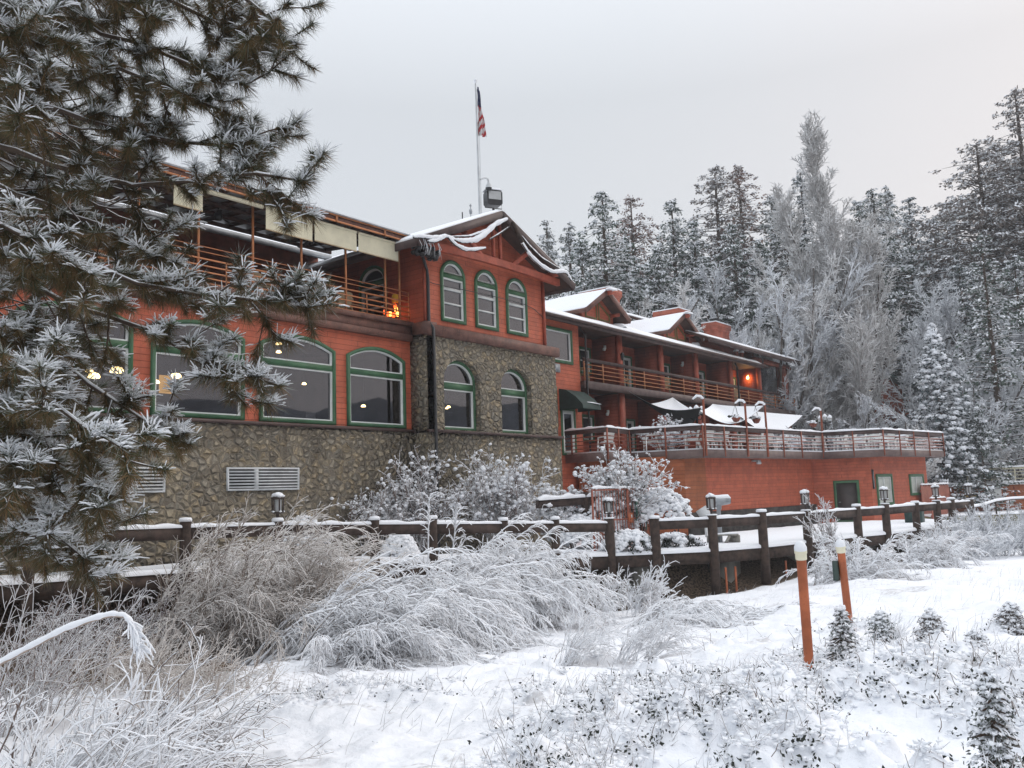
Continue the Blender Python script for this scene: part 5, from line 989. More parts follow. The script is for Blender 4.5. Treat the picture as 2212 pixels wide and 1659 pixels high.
def roundshrub(lab, base, h, w, seed, mat='twig', n=34, snowy=.5, bs=(.03, .06), el=(48, 88), group='snowy bushes along the lodge wall', core=0, n2=9, n3=5, rt=.012):
    r = np.random.default_rng(seed); base = np.array(base, float); B = base+np.column_stack([r.normal(0, w*.12, n), r.normal(0, w*.12, n), np.zeros(n)-.05]); az = r.uniform(0, 2*np.pi, n); ee = np.radians(r.uniform(*el, n)); P = grow(B, rdir(az, ee), h*r.uniform(.6, 1.08, n), r.uniform(.0, .35, n)/h, 7, r, .06)
    t = thing('snowy_bush', lab, 'bush', tuple(base), group); mb = MB(); V, F = tubes(P, rad(P, .018, .009), 3); mb.add(V, F); mb.build('stems', mat, t)
    Q = sprout(P, n2, .25, 1., (h*.12, h*.3), (20, 60), .4, 4, r, up=.2, jit=.12); Z = sprout(Q, n3, .2, 1., (h*.03, h*.10), (25, 80), .3, 3, r, up=.1, jit=.1); mb = MB()
    for X, a in ((Q, rt), (Z, rt*.85)): V, F = tubes(X, rad(X, a, a*.65), 3); mb.add(V, F)
    mb.build('twigs', mat, t); E = np.concatenate([Z[:, -1], Q[:, -1], Z[:, 1]]); k = r.random(len(E)) < snowy*.62; E = E[k]; mb = MB(); V, F = blobs(E, r.uniform(bs[0], bs[1], len(E))*r.choice([.6, .8, 1., 1.3], len(E)), r, .75); mb.add(V, F); mb.build('snow_clumps', 'snow', t)
    if core:
        C = base+np.column_stack([r.normal(0, w*.2, core), r.normal(0, w*.2, core), h*r.uniform(.1, .75, core)]); V, F = leafquads(C, .06, r); mb = MB(); mb.add(V, F); mb.build('leaves', 'leaf', t)
    return t
def mound(lab, c, rx, ry, h, seed, leaf=260, group=None, dark=.5):
    r = np.random.default_rng(seed); c = np.array(c, float); n = 620; a = r.uniform(0, 2*np.pi, n); q = np.sqrt(r.random(n)); z = np.sqrt(1-q**2*.97); off = rd*np.cos(a)[:, None]*(q*rx)[:, None]+np.array([-rd[1], rd[0], 0])*np.sin(a)[:, None]*(q*ry)[:, None]
    C = c+off+np.array([0, 0, 1.])*(z*h*r.uniform(.82, 1.05, n))[:, None]; t = thing('snowy_bush', lab, 'bush', tuple(c), group); k = vn(C[:, 0], C[:, 1], 3., seed) > dark*.55
    V, F = blobs(C[k], r.uniform(.05, .13, k.sum()), r, .7); mb = MB(); mb.add(V, F); mb.build('snow_load', 'snow', t, smooth=True)
    C2 = c+off[:leaf]*1.02+np.array([0, 0, 1.])*(z[:leaf]*h*r.uniform(.55, 1.02, leaf))[:, None]; V, F = leafquads(np.repeat(C2, 3, 0)+r.normal(0, .05, (leaf*3, 3)), .05, r); mb = MB(); mb.add(V, F); mb.build('leaves', 'leaf', t); return t

# ------------------------------------------------------------------ shrubs on the bank
WG = 'snow laden arching shrubs on the bank'
weeping('large brown arching shrub, least snowy, leaning right beside the pine', [gp(430, 1385, 16.5), gp(500, 1400, 16), gp(570, 1395, 16.5), gp(390, 1350, 17.5)], .35, 190, (-.05, .5), (42, 76), (1.8, 3.4), (.30, .6), 11, 'twigb', 28, (.25, .65), (.016, .008), .0085, 2, 2.2, WG)
weeping('largest snow white arching shrub, sweeping down to the right in the centre foreground', [gp(600, 1390, 15), gp(680, 1405, 14.5), gp(760, 1385, 15.5), gp(820, 1360, 16.5)], .3, 165, (-.1, .32), (26, 62), (2.0, 3.4), (.42, .72), 12, 'twigw', 36, (.2, .5), (.028, .014), .0135, 1, 3.5, WG)
weeping('low snow white shrub fanning out at the front of the largest one', [gp(690, 1425, 13.2), gp(770, 1430, 13.0)], .2, 50, (-.3, .5), (25, 58), (1.0, 1.8), (.7, 1.1), 13, 'twigw', 30, (.15, .4), (.018, .010), .0115, 1, 6, WG)
weeping('tall white weeping shrub crossing the fence left of the tall lantern post', [gp(950, 1325, 20), gp(1010, 1310, 20.5), gp(1070, 1300, 21)], .3, 105, (-.05, .5), (40, 80), (1.9, 3.4), (.40, .7), 14, 'twigw', 34, (.25, .55), (.028, .014), .015, 1, 4.5, WG)
weeping('low sweeping white shrub right of the tall post, reaching towards the pipes', [gp(1360, 1375, 17.5), gp(1410, 1370, 17.5), gp(1450, 1360, 18)], .25, 62, (-.1, .6), (15, 48), (1.2, 2.5), (.7, 1.1), 15, 'twigw', 30, (.2, .45), (.026, .013), .014, 1, 5, WG)
weeping('thin grassy arching clump in the snow, the left of two', [gp(1222, 1432, 12.4)], .08, 34, (.0, .5), (40, 75), (.7, 1.5), (1.0, 1.7), 16, 'twigw', 12, (.08, .25), (.008, .004), .005, 1, 4, 'thin arching grassy clumps')
weeping('thin grassy arching clump in the snow, the right of two', [gp(1345, 1440, 12.2), gp(1400, 1440, 12.2)], .1, 44, (.05, .5), (40, 75), (.8, 1.7), (1.0, 1.6), 17, 'twigw', 12, (.08, .25), (.008, .004), .005, 1, 4, 'thin arching grassy clumps')
weeping('upright frosty shrub squeezed between the two posts of the gate', [gp(1362, 1310, 23.5), gp(1390, 1300, 23.8)], .12, 30, (.2, 1.4), (45, 85), (.7, 1.5), (.15, .5), 18, 'twigw', 20, (.15, .4), (.018, .010), .014, 1, 2, WG)
weeping('weeping white shrub behind the capped orange pipes', [gp(1840, 1265, 23.5), gp(1800, 1260, 24)], .3, 55, (0., 1.3), (28, 70), (.9, 1.7), (.6, 1.0), 19, 'twigw', 26, (.2, .45), (.020, .011), .015, 1, 4, WG)
weeping('rounded white weeping shrub under the last fence posts', [gp(1960, 1225, 27), gp(2010, 1215, 28)], .35, 70, (-.05, 1.2), (28, 68), (1.0, 2.1), (.5, .9), 20, 'twigw', 28, (.2, .45), (.024, .012), .017, 1, 4.5, WG)
weeping('slender frosty bush rising in front of the storage door by a lantern', [gp(1812, 1205, 28.5)], .10, 13, (2.2, .5), (62, 86), (1.5, 2.6), (.0, .12), 21, 'twig', 22, (.15, .4), (.018, .010), .013, 2, .8, WG)
weeping('wispy grey frosty bush just right of the last fence post', [gp(2085, 1190, 34)], .5, 44, (0, 2.), (40, 88), (.9, 1.7), (.0, .4), 22, 'frostb', 22, (.25, .6), (.018, .010), .014, 2, .8, WG)
weeping('wispy grey frosty bush in front of the mossy retaining wall', [gp(2140, 1188, 36)], .5, 44, (0, 2.), (40, 88), (.9, 2.3), (.0, .4), 122, 'frostb', 22, (.25, .6), (.018, .010), .014, 2, .8, WG)
weeping('wispy grey frosty bush at the right edge below the retaining wall', [gp(2215, 1195, 35)], .5, 44, (0, 2.), (40, 88), (.9, 1.8), (.0, .4), 123, 'frostb', 22, (.25, .6), (.018, .010), .014, 2, .8, WG)
weeping('small frosty sprig growing under the boardwalk by the tall post', [gp(1290, 1290, 24.5)], .12, 16, (.1, .8), (30, 80), (.8, 1.7), (.2, .6), 23, 'twigw', 18, (.15, .4), (.014, .008), .011, 1, 2, WG)
FS = 'snowy twig shrubs in the left foreground'
weeping('spiky snow coated shrub filling the bottom left corner', [gp(60, 1650, 4.7), gp(150, 1640, 4.8)], .12, 125, (.35, .75), (8, 58), (.5, 1.05), (.1, .6), 24, 'twigw', 8, (.08, .3), (.009, .006), .0065, 1, 1.5, FS, 'twig_shrub', .3, (18, 60))
weeping('snow coated shrub of straight stems behind the bottom left one', [gp(150, 1560, 5.7), gp(260, 1570, 5.7), gp(30, 1540, 5.6)], .2, 125, (.3, .6), (8, 52), (.6, 1.25), (.1, .5), 25, 'twig', 8, (.1, .3), (.009, .006), .0065, 1, 1.5, FS, 'twig_shrub', .3, (18, 60))
weeping('tall thin brown stemmed shrub at the left edge below the pine', [gp(10, 1440, 8), gp(-40, 1450, 8), gp(70, 1430, 8.5)], .2, 70, (.6, .7), (45, 82), (.7, 1.5), (.0, .25), 26, 'twig', 8, (.1, .3), (.007, .004), .005, 1, .6, FS, 'twig_shrub', .3, (18, 60))
weeping('low frosty brown scrub behind the bent snowy branch', [gp(330, 1440, 10.5), gp(250, 1420, 11), gp(400, 1450, 10.2)], .35, 120, (.3, 1.3), (15, 70), (.4, 1.0), (.1, .6), 27, 'twigb', 9, (.1, .3), (.007, .004), .005, 1, 1, FS, 'twig_shrub', .3, (18, 60))
weeping('brown dead shrub on the bare ground below the pine boughs', [gp(120, 1330, 17), gp(230, 1330, 17), gp(320, 1310, 18)], .5, 90, (.4, 1.5), (25, 80), (.6, 1.4), (.1, .5), 28, 'twigr', 10, (.15, .4), (.010, .006), .007, 1, 1, FS, 'twig_shrub', .3, (18, 60))
# the bent branch loaded with snow
t = thing('bent_branch', 'single bent branch coated in thick snow, hanging over at its tip', 'branch', tuple(at(-30, 1455, 4.4))); P = np.array([at(x, y, 4.5) for x, y in ((-60, 1470), (0, 1434), (60, 1403), (140, 1362), (200, 1340), (240, 1330), (268, 1332), (285, 1350), (292, 1380), (297, 1405))])
s_ = np.linspace(0, 1, 40); Q = np.stack([np.interp(s_, np.linspace(0, 1, len(P)), P[:, i]) for i in range(3)], -1)
mb = MB(); mb.tube(Q, .010-.005*s_, 6); mb.build('stem', 'twigb', t); Q2 = Q.copy(); Q2[:, 2] += .012; mb = MB(); mb.tube(Q2, (.010+.012*vn(s_*70, s_*0, 1., 3))*(1-.2*s_), 7); mb.build('snow_load', 'snow', t, smooth=True)
r_ = np.random.default_rng(5); Z = grow(Q[r_.integers(28, 40, 36)], rdir(r_.normal(.1, .9, 36), np.radians(r_.uniform(-75, 15, 36))), r_.uniform(.05, .15, 36), 16., 6, r_, .16); V, F = tubes(Z, rad(Z, .006, .0035)*r_.uniform(.6, 1.5, (36, 6)), 4); mb = MB(); mb.add(V, F); mb.build('twigs', 'snow', t)

# ------------------------------------------------------------------ bushes along the lodge
def bp(x, D, z): p = at(x, 1000, D); p[2] = z; return p
roundshrub('tallest snowy bush against the tower wall, under the stone arched windows', bp(1080, 30, -1.8), 2.9, 2.1, 31, 'twig', 60, .36, (.04, .08), (50, 88), n2=12, rt=.016)
roundshrub('second tall snowy bush left of the tallest, under the dark downpipe', bp(903, 29, -1.6), 2.75, 2.0, 32, 'twig', 60, .3, (.035, .07), (50, 88), n2=12, rt=.016)
roundshrub('wider brown snowy bush by the stone wall, below the middle window', bp(790, 28, -1.5), 2.1, 2.1, 33, 'twig', 56, .26, (.035, .065), (40, 85), n2=12, rt=.016)
roundshrub('dark red brown bush with snow tufts in front of the right louvred vent', bp(495, 26.5, -1.2), 2.3, 1.5, 34, 'twigr', 34, .45, (.03, .06), (55, 88), rt=.015)
roundshrub('small snowy bush at the right foot of the tower', bp(1212, 31, -1.9), 2.0, 1.7, 35, 'twig', 40, .7, (.04, .08), (40, 85), core=200, rt=.016)
roundshrub('big bouquet shaped snowy bush rising above the gate to the deck rail', bp(1345, 31, -1.2), 2.5, 1.8, 36, 'twig', 42, .6, (.035, .07), (45, 87), core=500, n2=12, rt=.018)
roundshrub('beige frosty bush under the left louvred vent, behind the boughs', bp(330, 25, -1.3), 1.6, 2.4, 37, 'twigb', 50, .25, (.025, .05), (35, 80), rt=.012)
roundshrub('reddish bare bush between the dark bush and the middle of the wall', bp(620, 28, -1.4), 1.5, 1.4, 38, 'twigr', 26, .4, (.03, .06), (45, 85), rt=.014)
roundshrub('snowy planter shrub on the deck behind the near rail', (36.2, 19.3, 1.8), 1.5, 1.5, 39, 'twig', 40, .6, (.03, .07), (35, 85), group=None, rt=.014)
roundshrub('snowy shrub on the deck beside the pole at the notch', (46.3, 17.5, 1.8), 1.2, 1.3, 40, 'twig', 30, .5, (.03, .07), (35, 85), group=None, rt=.014)
MG = 'snow covered evergreen mounds'
mound('low snow covered evergreen mound against the fence, below the right louvred vent', bp(635, 26, -1.35), 1.0, .8, 1.0, 41, group=MG)
mound('snow mound just right of the gate, sloping down to the bucket', bp(1425, 31, -1.5), 1.1, .9, 1.5, 42, 200, MG, .3); mound('smooth snow mound behind the gate bars', bp(1290, 31, -1.7), 1.0, .9, 1.45, 43, 160, MG, .25); mound('snow mound left of the gate beside the tower foot', bp(1245, 30, -1.8), .7, .7, 1.0, 44, 80, MG, .2)
mound('small snowy mound on the boardwalk between two left fence posts', bp(860, 25.5, -1.75), .5, .4, .75, 45, 160, MG, .5)
mound('leafy green mound with patches of snow behind the fence right of the gate', bp(1445, 29.5, -1.95), 1.0, .5, .5, 46, 400, MG, .75)
mound('leafy mound with snow just inside the red gate', bp(1350, 28.5, -1.95), .9, .6, .7, 47, 420, MG, .8)

# ------------------------------------------------------------------ low leafy cover poking out of the snow
r = np.random.default_rng(50); N = 80000; t_ = r.uniform(-.45, .62, N); F_d = 4.2+11*r.random(N)**1.25; X = F_d*math.cos(YAW)+t_*F_d*math.sin(YAW); Y = F_d*math.sin(YAW)-t_*F_d*math.cos(YAW); c = cover(X, Y); lump = bill(X, Y)
k = (r.random(N) < c*.95); X, Y, c, lump, F_d = X[k], Y[k], c[k], lump[k], F_d[k]; Z = gz(X, Y)
kb = (lump > .2)&(r.random(len(X)) < .7); hh = .015+.10*c*(vn(X, Y, 1.6, 62))*r.random(len(X)); C = np.column_stack([X, Y, Z+hh])[kb]; C = C[r.random(len(C)) < .30]-np.array([0, 0, .004]); Rb = (.008+.02*r.random(len(C))**1.5)*(1+.04*np.linalg.norm(C[:, :2], axis=1)); C = np.repeat(C, 3, 0)+r.normal(0, 1, (3*len(C), 3))*np.array([1.1, 1.1, .3])*np.repeat(Rb, 3)[:, None]; V, F = blobs(C, np.repeat(Rb, 3)*r.uniform(.4, 1.1, len(C)), r, .46, .4); mb = MB(); mb.add(V, F)
lk = (lump < .60)&(r.random(len(X)) < .06+.75*c*np.clip((.62-lump)*3, 0, 1)); C = np.column_stack([X, Y, Z+.6*hh+.02])[lk]; C = np.repeat(C, 2, 0)+r.normal(0, .022, (2*lk.sum(), 3)); V, F = leafquads(C, .017, r); mb.add(V, F, 1)
rr2 = r.random(len(X)) < .10; B = np.column_stack([X, Y, Z])[rr2]; Pq = grow(B, rdir(r.uniform(0, 6.3, len(B)), np.radians(r.uniform(20, 85, len(B)))), r.uniform(.06, .22, len(B)), 2., 4, r, .15); V, F = tubes(Pq, rad(Pq, .004, .0025), 3); mb.add(V, F, 2)
gc = mb.build('ground_cover_plants', ['snow', 'leaf', 'twig'], smooth=True); tag(gc, 'low dark leafy ground cover poking through lumpy snow', 'ground cover', kind='stuff')
N = 2600; t_ = r.uniform(-.5, .6, N); F_d = 5+22*r.random(N)**1.3; X = F_d*math.cos(YAW)+t_*F_d*math.sin(YAW); Y = F_d*math.sin(YAW)-t_*F_d*math.cos(YAW); k = (yb(X)-Y > 1.5)&(vn(X, Y, .6, 71) > .5); X, Y = X[k], Y[k]
Pq = grow(np.column_stack([X, Y, gz(X, Y)-.01]), rdir(r.uniform(-.6, .9, len(X)), np.radians(r.uniform(40, 85, len(X)))), r.uniform(.08, .3, len(X)), 2.2, 5, r, .06); V, F = tubes(Pq, rad(Pq, .0035, .0018), 3); mb = MB(); mb.add(V, F); tag(mb.build('dead_grass', 'twig'), 'thin dead grass blades sticking out of the snow', 'grass', kind='stuff')

# ------------------------------------------------------------------ trees
def conifer(name, h, rx, nb, qs, mats, seed, lo=.1, pw=.85, droop=.25, nd=7, nsn=5, gap=.5, rnd=.25, tr=.02, blob=0, top=.03):
    """snowy conifer standing at the origin: trunk and a crown of drooping sprays with snow lying on them"""
    r = np.random.default_rng(seed); t = thing(name, '', 'tree', (0, 0, 0), 'frosted conifers behind the lodge')
    f = np.sort(lo+(1-lo)*(r.random(nb)**.8)); z = h*f; l = rx*((1-f)**pw*(1-rnd+2*rnd*r.random(nb))+top); az = np.arange(nb)*2.4+r.normal(0, .4, nb)
    spc = qs*1.25; m = np.maximum(2, (l/spc).astype(int)); b = np.repeat(np.arange(nb), m); k = np.concatenate([np.arange(q) for q in m]); u = (k+.6)/m[b]; keep = (u > .22*r.random(len(u)))&(r.random(len(u)) > gap*.35); b, u = b[keep], u[keep]
    C = np.column_stack([np.cos(az[b])*l[b]*u, np.sin(az[b])*l[b]*u, z[b]+l[b]*(.12*u-droop*u**2)]); sc = (.42+.58*np.clip((1-f[b])*3.2, 0, 1))[:, None]; C += r.normal(0, qs*.28, C.shape)*sc
    mb = MB(); mb.tube([(0, 0, -1.5), (0, 0, h*.3), (0, 0, h*.7), (0, 0, h*.99)], [h*tr, h*tr*.8, h*tr*.4, h*.002], 7)
    e = np.column_stack([np.cos(az)*l*.85, np.sin(az)*l*.85, z+l*(.1-droop*.7)]); s0 = np.column_stack([0*az, 0*az, z]); V, F = tubes(np.stack([s0, s0*.5+e*.5+np.array([0, 0, .05])*l[:, None], e], 1), np.column_stack([l*.012+.02, l*.008+.012, 0*l+.008]), 3); mb.add(V, F); mb.build('trunk', 'bark', t)
    mb = MB(); dr = np.column_stack([np.cos(az[b]), np.sin(az[b]), -.25-droop*1.2*u]); D = np.repeat(C, nd, 0)+r.normal(0, 1, (len(C)*nd, 3))*np.array([.42, .42, .26])*qs*np.repeat(sc, nd, 0); V, F = sprays(D, np.repeat(dr, nd, 0), qs*.40*(.35+.65*np.repeat(sc, nd, 0)), r, .55); mb.add(V, F, 0)
    U = np.repeat(C, nsn, 0)+r.normal(0, 1, (len(C)*nsn, 3))*np.array([.36, .36, .09])*qs*np.repeat(sc, nsn, 0)+np.array([0, 0, qs*.27])*np.repeat(sc, nsn, 0); V, F = sprays(U, np.repeat(dr, nsn, 0), qs*.36*(.35+.65*np.repeat(sc, nsn, 0)), r, .35, .8); mb.add(V, F, 1)
    if blob: k = r.random(len(C)) < blob; V, F = blobs(C[k]+np.array([0, 0, qs*.22]), qs*r.uniform(.25, .55, k.sum()), r, .6); mb.add(V, F, 1)
    mb.build('crown', mats, t); return t
def bare_tree(h, w, seed, n0, el, l1, ang1, mat, r0, gr='frosted bare trees behind the lodge', n1=14, n2=9, n3=6, trunk=None, rt=.024, up=.25, hs=(.62, 1.0), zl=(.03, .085), yl=(.008, .03), tp=.6):
    r = np.random.default_rng(seed); t = thing('frosted_tree', '', 'tree', (0, 0, 0), gr); B = np.column_stack([r.normal(0, w*.02, n0), r.normal(0, w*.02, n0), np.zeros(n0)]); az = np.arange(n0)*2.4; P = grow(B, rdir(az, np.radians(r.uniform(*el, n0))), h*r.uniform(*hs, n0), -.02, 10, r, .04)
    if trunk: P = np.concatenate([grow(np.zeros((1, 3)), np.array([[0, 0, 1.]]), np.array([h]), 0, 10, r, .006), P])
    PQ = np.concatenate([P[:1]]*3+[P]) if trunk else P
    Q = sprout(PQ, n1, .15, 1., (h*l1[0], h*l1[1]), ang1, -.05, 6, r, up=up, jit=.08, taper=tp); Z = sprout(Q, n2, .12, 1., (h*zl[0], h*zl[1]), (18, 50), 0, 4, r, up=up*.5, jit=.1, taper=.3); Y = sprout(Z, n3, .1, 1., (h*yl[0], h*yl[1]), (20, 60), .1, 3, r, jit=.1)
    mb = MB(); V, F = tubes(P, rad(P, r0, r0*.2), 5); mb.add(V, F); mb.build('trunk', 'barkg', t); mb = MB()
    for X, a, b in ((Q, r0*.32, .02), (Z, rt*1.15, rt*.8), (Y, rt, rt*.7)): V, F = tubes(X, rad(X, a, b), 3); mb.add(V, F)
    mb.build('crown', mat, t); return t
KIND = {'fir': (['fir', 'snow'], dict(droop=.42, nd=9, nsn=11, pw=.74, rnd=.28, gap=.5, lo=.22)), 'grey': (['firg', 'snow'], dict(lo=.15, droop=.25, gap=.8, nd=8, nsn=10, rnd=.35, pw=.74)), 'rust': (['firr', 'snow'], dict(lo=.2, pw=.54, droop=.12, gap=.5, nd=11, nsn=8, rnd=.3)), 'pond': (['firp', 'snow'], dict(lo=.2, pw=.58, droop=.15, gap=.6, nd=11, nsn=8, rnd=.35)), 'blue': (['firb', 'snow'], dict(droop=.4, nd=9, nsn=11, pw=.74, rnd=.28, gap=.5, lo=.22))}
def tree(kind, x, yt, D, hw, lab, i=0):
    top = at(x, yt, D); g0 = float(gz(top[0], top[1], False)); h = top[2]-g0; w = hw/1899.6*D*3.3; mats, kw = KIND[kind]
    t = conifer('conifer_tree', h, w, int(h*7.5), .72, mats, int(x+yt), **kw); t.location = (top[0], top[1], g0); t['label'] = lab; return t
TREES = [
 ('grey', 1180, 478, 78, 34, 'thin sparse frosted conifer just right of the tower roof eave'), ('grey', 1228, 486, 76, 36, 'pale sparse conifer second from the tower roof'), ('fir', 1300, 414, 74, 66, 'full dark green snowy conifer, tallest near the tower'), ('rust', 1362, 430, 84, 48, 'pinkish brown conifer close behind the full dark green one'),
 ('fir', 1450, 436, 80, 58, 'snowy green conifer with a pointed top above the first dormer'), ('fir', 1497, 482, 78, 42, 'shorter green conifer right of the pointed one'), ('pond', 1543, 360, 86, 56, 'open grey brown pine with a visible trunk, left of the rusty one'), ('rust', 1594, 362, 86, 44, 'rusty red brown pine standing above the second dormer'), ('fir', 1582, 485, 76, 60, 'dark snowy conifer in front of the rusty pine'),
 ('grey', 1665, 424, 84, 40, 'dark narrow conifer left of the tall bare poplar'), ('blue', 1728, 368, 90, 44, 'conifer whose thin top shows just left of the poplar tip'), ('fir', 1690, 440, 80, 52, 'green conifer half covered by the left side of the poplar'),
 ('grey', 1852, 432, 88, 40, 'dark topped conifer touching the right side of the poplar'), ('fir', 1883, 404, 82, 70, 'large green snowy conifer with a bare dark trunk, right of the poplar'), ('grey', 1912, 404, 92, 44, 'pale conifer just behind the large one right of the poplar'), ('blue', 1962, 428, 88, 56, 'grey blue conifer with a broken top between two taller ones'),
 ('blue', 2015, 472, 84, 74, 'dark blue green conifer standing behind the cabin'), ('pond', 2042, 440, 90, 50, 'small brownish pine left of the big grey brown pines'), ('pond', 2108, 302, 80, 84, 'big grey brown pine with spreading boughs near the right edge'), ('pond', 2192, 196, 80, 66, 'tallest grey brown pine at the right edge of the photo'), ('pond', 2150, 312, 84, 60, 'grey brown pine with a side top between the two tallest pines'), ('pond', 2235, 330, 78, 70, 'grey brown pine cut off by the right edge'),
 ('fir', 1420, 540, 72, 60, 'low snowy conifer behind the first chimney'), ('fir', 1255, 520, 70, 50, 'low green conifer right beside the tower eave'), ('fir', 1640, 520, 76, 50, 'mid height green conifer left of the poplar'), ('fir', 1935, 560, 90, 62, 'green snowy conifer above the cabin roof'), ('blue', 1960, 640, 86, 60, 'blue green conifer rising just behind the cabin'), ('blue', 2070, 560, 74, 70, 'blue grey conifer in the shade behind the big pines'), ('fir', 2190, 560, 70, 70, 'green conifer low at the right edge behind the frosted tree'), ('fir', 1820, 520, 86, 60, 'green conifer hidden behind the poplar branches'), ('fir', 1520, 560, 74, 60, 'low conifer behind the middle chimney'), ('fir', 1350, 520, 78, 60, 'conifer filling the gap behind the first dormer')]
cnt = {}
for k, x, y, D, hw, lab in TREES: cnt[k] = cnt.get(k, -1)+1; tree(k, x, y, D, hw, lab, cnt[k])
# nearer trees built for themselves
def own(t, x, yt, D, lab, nom_h, sx=None, zb=None):
    top = at(x, yt, D); g0 = float(gz(top[0], top[1], False)) if zb is None else zb; t.location = (top[0], top[1], g0); s = (top[2]-g0)/nom_h; t.scale = (sx or s, sx or s, s); t['label'] = lab; return t
own(conifer('spruce_tree', 11.5, 3.5, 230, .42, ['firb', 'snow'], 21, lo=.04, pw=.9, droop=.5, nd=7, nsn=11, gap=.2, blob=.9, tr=.014), 2012, 705, 60, 'heavily snow laden blue green spruce beside the far end of the deck', 11.5)
own(conifer('pine_tree', 19, 4.6, 190, .55, ['fir', 'snow'], 22, lo=.08, pw=.7, droop=.15, nd=6, nsn=4, gap=.9, tr=.016), 2118, 508, 62, 'tall open snowy pine between the spruce and the right edge', 19)
own(bare_tree(27, 6, 31, 8, (81, 87.5), (.10, .25), (12, 27), 'frostt', .26, n1=34, n2=13, n3=8, trunk=True, rt=.027, up=.3, hs=(.42, .86), zl=(.022, .055), yl=(.006, .02), tp=.62), 1765, 312, 68, 'tall bare frosted poplar towering above the other trees', 27)
own(bare_tree(17, 6, 35, 6, (72, 84), (.2, .45), (16, 34), 'frostt', .18, n1=20, n2=13, n3=9, rt=.022, up=.45), 1800, 560, 66, 'lower bushy frosted tree at the right foot of the poplar', 17)
own(bare_tree(17, 6, 36, 6, (72, 84), (.2, .45), (16, 34), 'frostt', .18, n1=20, n2=13, n3=9, rt=.022, up=.45), 1715, 580, 66, 'bushy frosted tree at the left foot of the poplar, above the wing roof end', 17)
for x, y, D, m_, lab, sd_, w in ((1582, 545, 68, 'frostb', 'rounded blue white frosted tree above the right chimney', 41, 7), (1640, 610, 65, 'frostb', 'blue white frosted tree right of the rounded one', 42, 6), (1240, 600, 64, 'frostt', 'white frosted tree just right of the tower eave', 44, 5), (2165, 545, 70, 'frostb', 'pale blue frosted tree at the right edge below the tall pines', 45, 7), (2080, 640, 66, 'frostb', 'pale frosted tree behind the snow laden spruce', 46, 6)):
    own(bare_tree(14, w, sd_, 7, (55, 82), (.22, .42), (22, 48), m_, .14, n1=15, n2=13, n3=9, rt=.021), x, y, D, lab, 14)
for x, y, D, hgt_, lab, sd_ in ((1893, 888, 62, 4.5, 'drooping frosted shrub beyond the deck notch below the cabin', 51), (1955, 905, 58, 4, 'bluish frosted shrub between the deck and the spruce', 52), (2090, 800, 61, 7.5, 'white frosted small tree leaning over the end of the deck', 53), (2120, 900, 60, 5.5, 'frosted twiggy tree right of the deck end', 54), (1830, 850, 62, 7, 'frosted shrub below the poplar behind the deck rail', 55), (2042, 985, 60, 4, 'frosted bush under the end of the deck by the red fence', 56)):
    own(bare_tree(hgt_, 4, sd_, 9, (45, 82), (.25, .45), (25, 60), 'frostb' if sd_ % 2 else 'frostt', .07, 'frosted shrubs beyond the deck', n1=14, n2=10, n3=7, rt=.02), x, y, D, lab, hgt_)
own(conifer('juniper_tree', 5.5, 2.0, 120, .3, ['fir', 'snow'], 61, lo=.03, pw=.8, droop=.3, nd=9, nsn=6, tr=.014, blob=.15), 2112, 885, 58, 'dark green snowy juniper at the right end of the deck', 5.5)
own(conifer('juniper_tree', 4.5, 1.9, 100, .3, ['fir', 'snow'], 62, lo=.03, pw=.8, droop=.3, nd=9, nsn=6, tr=.014, blob=.15), 2062, 955, 59, 'dark rounded juniper behind the red fence', 4.5)
# young conifers in the snow
for x, yt, yb_, hw, lab, sd_ in ((1825, 1310, 1438, 28, 'young snowy conifer in front of the right orange pipe', 71), (1908, 1320, 1385, 20, 'pale frosted twiggy sapling right of the young conifer', 72), (2015, 1318, 1392, 26, 'young conifer with a brown base, in the middle of the right slope', 73), (2110, 1360, 1402, 15, 'smallest snowy sapling on the right slope', 74), (2188, 1303, 1372, 28, 'round snowy young conifer at the right edge', 75), (2158, 1450, 1668, 38, 'tallest young snowy conifer in the bottom right corner', 76)):
    D = 10.
    for _ in range(30):
        p = at(x, yb_, D); g0 = float(gz(p[0], p[1])); D = D*(1-.5*(1-g0/p[2])) if p[2] < 0 else D
    p = at(x, yb_, D); h = (yb_-yt)/1899.6*D*1.03; w = hw/1899.6*D
    t = conifer('young_conifer', h, w*1.2, 150, .06*D/10 if sd_ != 76 else .05, ['firg' if sd_ in (71, 72, 76) else 'firp', 'snow'], sd_, lo=.02, pw=.5, droop=.35, nd=6, nsn=10, gap=.6, rnd=.5, tr=.02, blob=1.0, top=.12)
    t.location = (p[0], p[1], float(gz(p[0], p[1]))-.03); t['label'] = lab; t['group'] = 'young snowy conifers on the slope'
    if sd_ == 72: weeping('tuft of frosty grass leaning from the pale sapling', [p+rd*.12], .03, 24, (.2, .6), (40, 80), (.2, .42), (.3, 1.), 77, 'twigw', 4, (.03, .08), (.004, .003), .003, 0, 1, None, 'grass_tuft')

